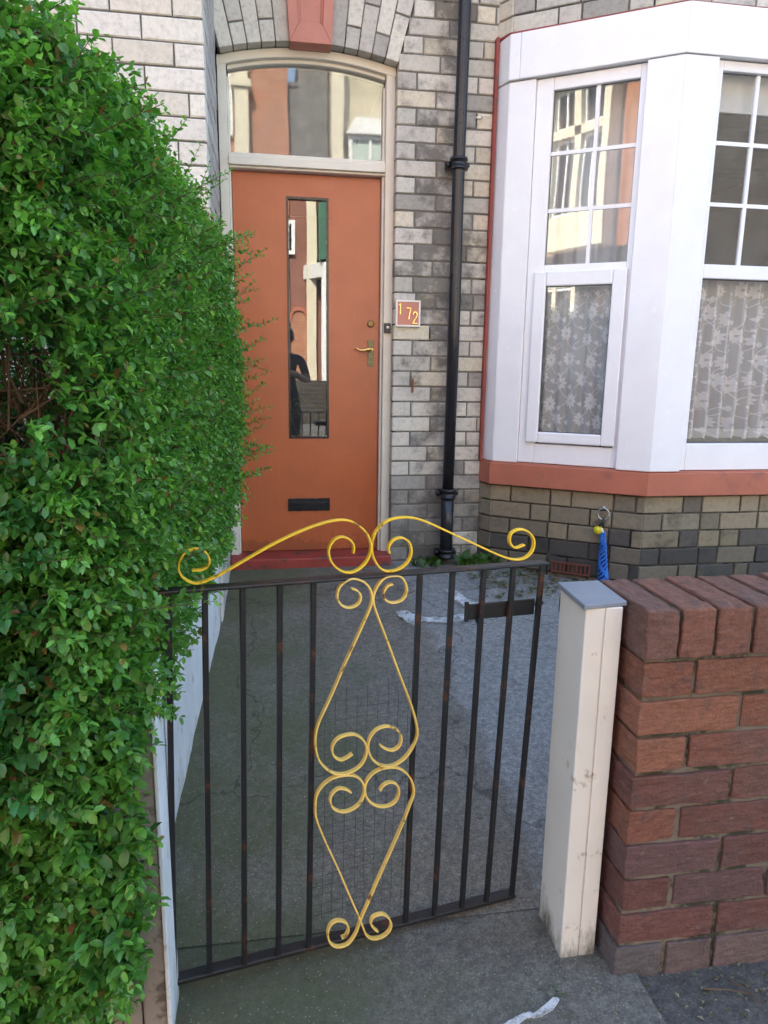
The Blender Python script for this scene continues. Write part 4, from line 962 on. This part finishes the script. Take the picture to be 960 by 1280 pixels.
b.build('branches', 'bark', hedge, fix=False)
b = MB()
for k in range(7):
    x, y = -.50-.07*(k % 3), 1.35+.26*k; b.tube(spline([(x, y, -.1), (x+.02, y-.01, .4), (x-.03, y+.02, .9), (x+.02, y, 1.3)], 4), .016, 8)
b.build('stem', 'bark', hedge)

# ------------------------------------------------------------------ the houses across the street (seen only mirrored in the panes)
FY = -11.0
def fwindow(root, x0, x1, z0, z1, y, frame='white_gloss', bw=.09, vs=1, hs=(.5,), pane='far_pane'):
    f = MB(); 
    for a in ((x0, x0+bw, z0, z1), (x1-bw, x1, z0, z1), (x0+bw, x1-bw, z0, z0+bw), (x0+bw, x1-bw, z1-bw, z1)): f.box(a[0], a[1], y-.05, y+.05, a[2], a[3])
    for k in range(1, vs+1): xx = x0+(x1-x0)*k/(vs+1); f.box(xx-.035, xx+.035, y-.04, y+.04, z0+bw, z1-bw)
    for h in hs: zz_ = z0+(z1-z0)*h; f.box(x0+bw, x1-bw, y-.035, y+.036, zz_-.035, zz_+.035)
    f.cur = 1; f.box(x0+.02, x1-.02, y-.03, y-.01, z0+.02, z1-.02)
    return f.build('window', [frame, pane], root)
def fbox(root, name, mat, *a): b = MB(); b.box(*a); return b.build(name, mat, root)
def fhouse(name, label, x0, x1, h, mat, gable=False):
    r = empty(name, ((x0+x1)/2, FY, 0)); tag(r, label, 'house')
    fbox(r, 'wall', mat, x0, x1, FY-8, FY, -.15, h)
    b = MB()
    if gable: b.prism([(x0-.1, h+.002), (x1+.1, h+.002), ((x0+x1)/2, h+2.6)], (0, FY-8, 0), (1, 0, 0), (0, 0, 1), (0, 1, 0), 8.05)
    else: b.prism([(FY+.3, h), (FY-8.2, h), (FY-4, h+3)], (x0, 0, 0), (0, 1, 0), (0, 0, 1), (1, 0, 0), x1-x0)
    rf_ = b.build('roof', mat if gable else 'slate', r)
    c = MB(); c.box(x0+.2, x0+1.0, FY-4.6, FY-3.6, h+1, h+3.8); c.build('chimney', 'red_far_brick', rf_)
    return r
def fbay(root, x0, x1, z0, z1, mat, n_=3, proj=.7, pane='far_pane'):
    b = MB(); pts = [(x0, FY), (x0+.45, FY+proj), (x1-.45, FY+proj), (x1, FY)]
    b.prism(pts, (0, 0, z0), (1, 0, 0), (0, 1, 0), (0, 0, 1), .75); b.prism(pts, (0, 0, z1-.35), (1, 0, 0), (0, 1, 0), (0, 0, 1), .35)
    for x in np.linspace(x0+.5, x1-.5, n_+1): b.box(x-.09, x+.09, FY+proj-.2, FY+proj, z0+.75, z1-.35)
    b.build('bay', mat, root)
    fwindow(root, x0+.5, x1-.5, z0+.76, z1-.36, FY+proj-.08, vs=n_-1, hs=(.62,), pane=pane)
# orange brick house opposite with pale pilaster, facing the fanlight
h1 = fhouse('orange_brick_house', 'orange brick house with pale pilaster and arched porch directly across the street', -5.2, .58, 9.4, 'orange_brick')
fbox(h1, 'pilaster', 'cream_stone', -.72, -.38, FY, FY+.35, -.1, 9.2); fbox(h1, 'cornice', 'cream_stone', -.80, -.30, FY, FY+.42, 7.95, 8.12)
fwindow(h1, -2.3, -.78, 6.9, 8.8, FY+.05); fbay(h1, -4.6, -1.6, 0, 4.0, 'cream_stone')
# passage house set back, grey render, arched porch below
h2 = empty('grey_rendered_house', (1.1, FY, 0)); tag(h2, 'narrow grey rendered house set back above an arched brick porch', 'house')
fbox(h2, 'wall', 'grey_render', .60, 1.60, FY-8, FY-.3, 6.1, 8.25); fbox(h2, 'upper_wall', 'grey_render', .86, 1.60, FY-8, FY-.31, 8.25, 9.3); fbox(h2, 'porch_wall', 'red_far_brick', .60, 1.60, FY-8, FY-.02, -.1, 6.1); fwindow(h2, .50, .74, 4.2, 5.0, FY+.02, vs=0, hs=())
b = MB(); ap = [(.60, 0), (1.02, 0), (1.02, 2.5)]+[(.81+.21*math.cos(a), 2.5+.3*math.sin(a)) for a in np.linspace(.3, 2.84, 9)]+[(.60, 2.5)]
b.prism(ap, (0, FY-.01, 0), (1, 0, 0), (0, 0, 1), (0, 1, 0), .06); b.build('door', 'orange_brick', h2)
b = MB(); ring_o = [(.81+.30*math.cos(a), 2.5+.40*math.sin(a)) for a in np.linspace(0, math.pi, 15)]; ring_i = [(.81+.22*math.cos(a), 2.5+.31*math.sin(a)) for a in np.linspace(0, math.pi, 15)]
for k in range(14): b.prism([ring_o[k], ring_o[k+1], ring_i[k+1], ring_i[k]], (0, FY-.01, 0), (1, 0, 0), (0, 0, 1), (0, 1, 0), .1)
b.build('door_arch', 'sill_paint', h2); fbox(h2, 'roof', 'slate', .60, .86, FY-8, FY-.25, 8.25, 8.35)
# cream brick house with a pale corner pillar and green painted bay
h3 = fhouse('cream_brick_house', 'cream brick house with green and white bay across the street', 1.64, 8.0, 9.2, 'cream_brick')
fbox(h3, 'corner_pillar', 'cream_stone', 1.58, 1.84, FY+.76, FY+.95, 5.5, 9.3); fbox(h3, 'door_pillar', 'cream_stone', 1.02, 1.26, FY, FY+.2, -.1, 6.05); fbox(h3, 'fascia', 'green_paint', 1.30, 3.4, FY+.005, FY+.75, 4.0, 5.35); fbay(h3, .95, 4.0, 0, 3.95, 'white_gloss', 3, pane='blind')
b = MB(); b.prism([(1.92, 6.95), (4.4, 6.95), (4.2, 7.3), (2.15, 7.3)], (0, FY, 0), (1, 0, 0), (0, 0, 1), (0, 1, 0), .75); b.build('bay_roof', 'white_gloss', h3); fwindow(h3, 2.0, 4.2, 5.45, 6.94, FY+.6, vs=3, hs=(), pane='far_net')
fwindow(h3, 5.2, 6.6, 5.4, 7.4, FY+.05); fwindow(h3, 5.0, 6.8, .9, 3.3, FY+.05)
# brown brick house, shade painted into its dark colour, mirrored in the front bay window
h4 = fhouse('brown_brick_house', 'tall brown brick building painted as shaded, on the right across the street', 8.05, 17, 12.5, 'brown_brick')
fwindow(h4, 14.4, 15.6, 5.0, 8.0, FY+.05); fwindow(h4, 14.4, 15.6, .9, 3.4, FY+.05); fbox(h4, 'downpipe', 'pipe_black', 9.8, 9.95, FY, FY+.15, -.1, 12.4)
# tall gabled house with the big stone bay mirrored in the left bay pane
h5 = fhouse('gabled_brick_house', 'tall orange brick gabled house with a stone framed bay window', -17.5, -9.35, 11.6, 'orange_brick', True)
b = MB()
bx0, bx1 = -14.5, -11.8
for a in ((bx0, bx1, 5.2, 6.2), (bx0, bx1, 10.0, 10.35), (bx0, bx0+.28, 6.2, 10.0), (bx1-.28, bx1, 6.2, 10.0), (bx0+.28, bx1-.28, 8.55, 8.8), ((bx0+bx1)/2-.14, (bx0+bx1)/2+.14, 6.2, 10.0)): b.box(a[0], a[1], FY, FY+.5, a[2], a[3])
b.build('stone_surround', 'cream_stone', h5); fbox(h5, 'added_dark_band', 'brown_brick', -17.5, -9.35, FY+.001, FY+.03, -.1, 5.15)  # dark band added to dim the lower reflection in the left bay pane
b = MB()
for k in range(12):
    a0, a1 = math.pi*(.16+.68*k/12), math.pi*(.16+.68*(k+1)/12); cx, cz = (bx0+bx1)/2, 8.9
    for r_, w_ in ((2.05, .16), (2.55, .14)): b.prism([(cx+q*math.cos(a), cz+q*math.sin(a)) for a, q in ((a0, r_), (a1, r_), (a1, r_+w_), (a0, r_+w_))], (0, FY, 0), (1, 0, 0), (0, 0, 1), (0, 1, 0), .3)
b.build('relieving_arch', 'cream_stone', h5)
xm = (bx0+bx1)/2
for a, c in ((bx0+.28, xm-.14), (xm+.14, bx1-.28)): fwindow(h5, a, c, 6.2, 8.55, FY+.3, vs=1, hs=()); fwindow(h5, a, c, 8.8, 10.0, FY+.3, vs=1, hs=())
fbay(h5, -16.5, -12.2, 0, 4.3, 'cream_stone', 4); fwindow(h5, -16.9, -15.7, 5.6, 7.8, FY+.05)
h6 = fhouse('red_brick_house', 'plain red brick terraced house between the orange houses', -9.3, -5.25, 8.4, 'red_far_brick')
fwindow(h6, -8.9, -7.9, 5.2, 7.3, FY+.05); fwindow(h6, -7.6, -6.3, 5.2, 7.3, FY+.05); fbox(h6, 'door', 'green_paint', -7.4, -6.4, FY, FY+.05, 0, 2.4)

b = MB(); b.box(-5.0, 7.9, -8.95, -8.75, -.1, 1.02); o = b.build('low_street_wall', 'brown_brick'); tag(o, 'long low dark brick wall along the far pavement across the street', 'wall')
# ------------------------------------------------------------------ the photographer (mirrored in the door pane)
pr = empty('person', (.20, -.42, 0), 0, local=True); tag(pr, 'person in a navy short sleeved shirt and dark trousers holding up a phone', 'person')
J, E_ = {}, []
def jn(name, p, r_, par=None): J[name] = (len(J), Vector(p), r_); E_.append((J[par][0], J[name][0])) if par else None
jn('pelvis', (0, 0, .96), .15); jn('waist', (0, .0, 1.10), .135, 'pelvis'); jn('chest', (0, -.01, 1.30), .155, 'waist'); jn('upper', (0, -.01, 1.42), .11, 'chest'); jn('neck', (0, 0, 1.52), .055, 'upper'); jn('skull0', (0, .015, 1.60), .07, 'neck'); jn('skull', (0, .02, 1.68), .098, 'skull0'); jn('crown', (0, .01, 1.76), .078, 'skull')
for s, nm in ((-1, 'l'), (1, 'r')):
    jn('sh'+nm, (s*.19, -.01, 1.43), .065, 'upper'); jn('el'+nm, (s*.27, .06, 1.17), .046, 'sh'+nm); jn('fa'+nm, (s*.20-.08, .24, 1.25), .041, 'el'+nm); jn('wr'+nm, (s*.085-.19, .355, 1.315), .027, 'fa'+nm); jn('pa'+nm, (s*.085-.195, .385, 1.355), .026, 'wr'+nm)
    hx_ = s*.085-.195
    for k in range(4): jn(f'f{k}a{nm}', (hx_+s*.012-s*.0, .392+.004*k, 1.335+.022*k), .0085, 'pa'+nm); jn(f'f{k}b{nm}', (hx_-s*.03, .405, 1.333+.021*k), .0075, f'f{k}a{nm}')
    jn('th'+nm, (hx_-s*.012, .372, 1.375), .010, 'pa'+nm); jn('tt'+nm, (hx_-s*.03, .385, 1.395), .008, 'th'+nm)
    jn('hip'+nm, (s*.10, 0, .90), .105, 'pelvis'); jn('kn'+nm, (s*.115, .02, .50), .065, 'hip'+nm); jn('an'+nm, (s*.125, -.02, .10), .045, 'kn'+nm); jn('to'+nm, (s*.135, .13, .045), .040, 'an'+nm)
me = bpy.data.meshes.new('body'); me.from_pydata([v[1] for v in J.values()], E_, []); me.update()
tmp = bpy.data.objects.new('body', me); COL.objects.link(tmp)
sk = tmp.modifiers.new('skin', 'SKIN')
for i, v in enumerate(J.values()): me.skin_vertices[0].data[i].radius = (v[2], v[2]*(.72 if v[0] in (0, 1, 2, 3) else 1)); me.skin_vertices[0].data[i].use_root = (i == 0)
ss = tmp.modifiers.new('sub', 'SUBSURF'); ss.levels = ss.render_levels = 2
dg = bpy.context.evaluated_depsgraph_get(); bm_ = bpy.data.meshes.new_from_object(tmp.evaluated_get(dg)); bpy.data.objects.remove(tmp)
body = bpy.data.objects.new('body', bm_); COL.objects.link(body); body.parent = pr; bm_.materials.clear()
for m_ in ('skin', 'navy_cloth', 'trouser_cloth'): bm_.materials.append(MATS[m_])
for p in bm_.polygons:
    c = p.center; p.use_smooth = True
    p.material_index = 2 if c.z < .98 and abs(c.x) < .26 and c.y < .2 else (1 if c.z < 1.49 and c.y < .12 and not (abs(c.x) > .215 and c.z < 1.27) else 0)
b = MB(); b.lathe([(.03, .12), (.075, .105), (.101, .06), (.106, .0), (.10, -.04), (.085, -.07)], (0, -.008, 1.70), 20); b.build('hair', 'hair_dark', pr)
for s in (-1, 1):
    b = MB(); b.lathe([(.001, 0), (.012, .003), (.012, .008), (.001, .012)], (s*.034, .118, 1.685), 10, 'y'); b.build('eye', 'white_gloss', pr)
    b = MB(); b.lathe([(.004, -.02), (.014, -.012), (.016, .01), (.008, .024)], (s*.102, .01, 1.675), 10); b.build('ear', 'skin', pr)
b = MB(); b.tube([(0, .108, 1.69), (0, .132, 1.655), (0, .115, 1.645)], [.009, .013, .010], 8); b.build('nose', 'skin', pr)
b = MB(); b.tube([(-.024, .108, 1.622), (0, .116, 1.620), (.024, .108, 1.622)], [.003, .006, .003], 8); b.build('mouth', 'sill_paint', pr)
ph = MB(); ph.box(-.078, .078, -.013, -.004, 1.312, 1.388); o = ph.build('phone', 'black_gloss', None, bevel=.003); tag(o, 'black phone held up in both hands by the person', 'phone')
for o in bpy.data.objects:
    if '_local' in o.keys(): del o['_local']
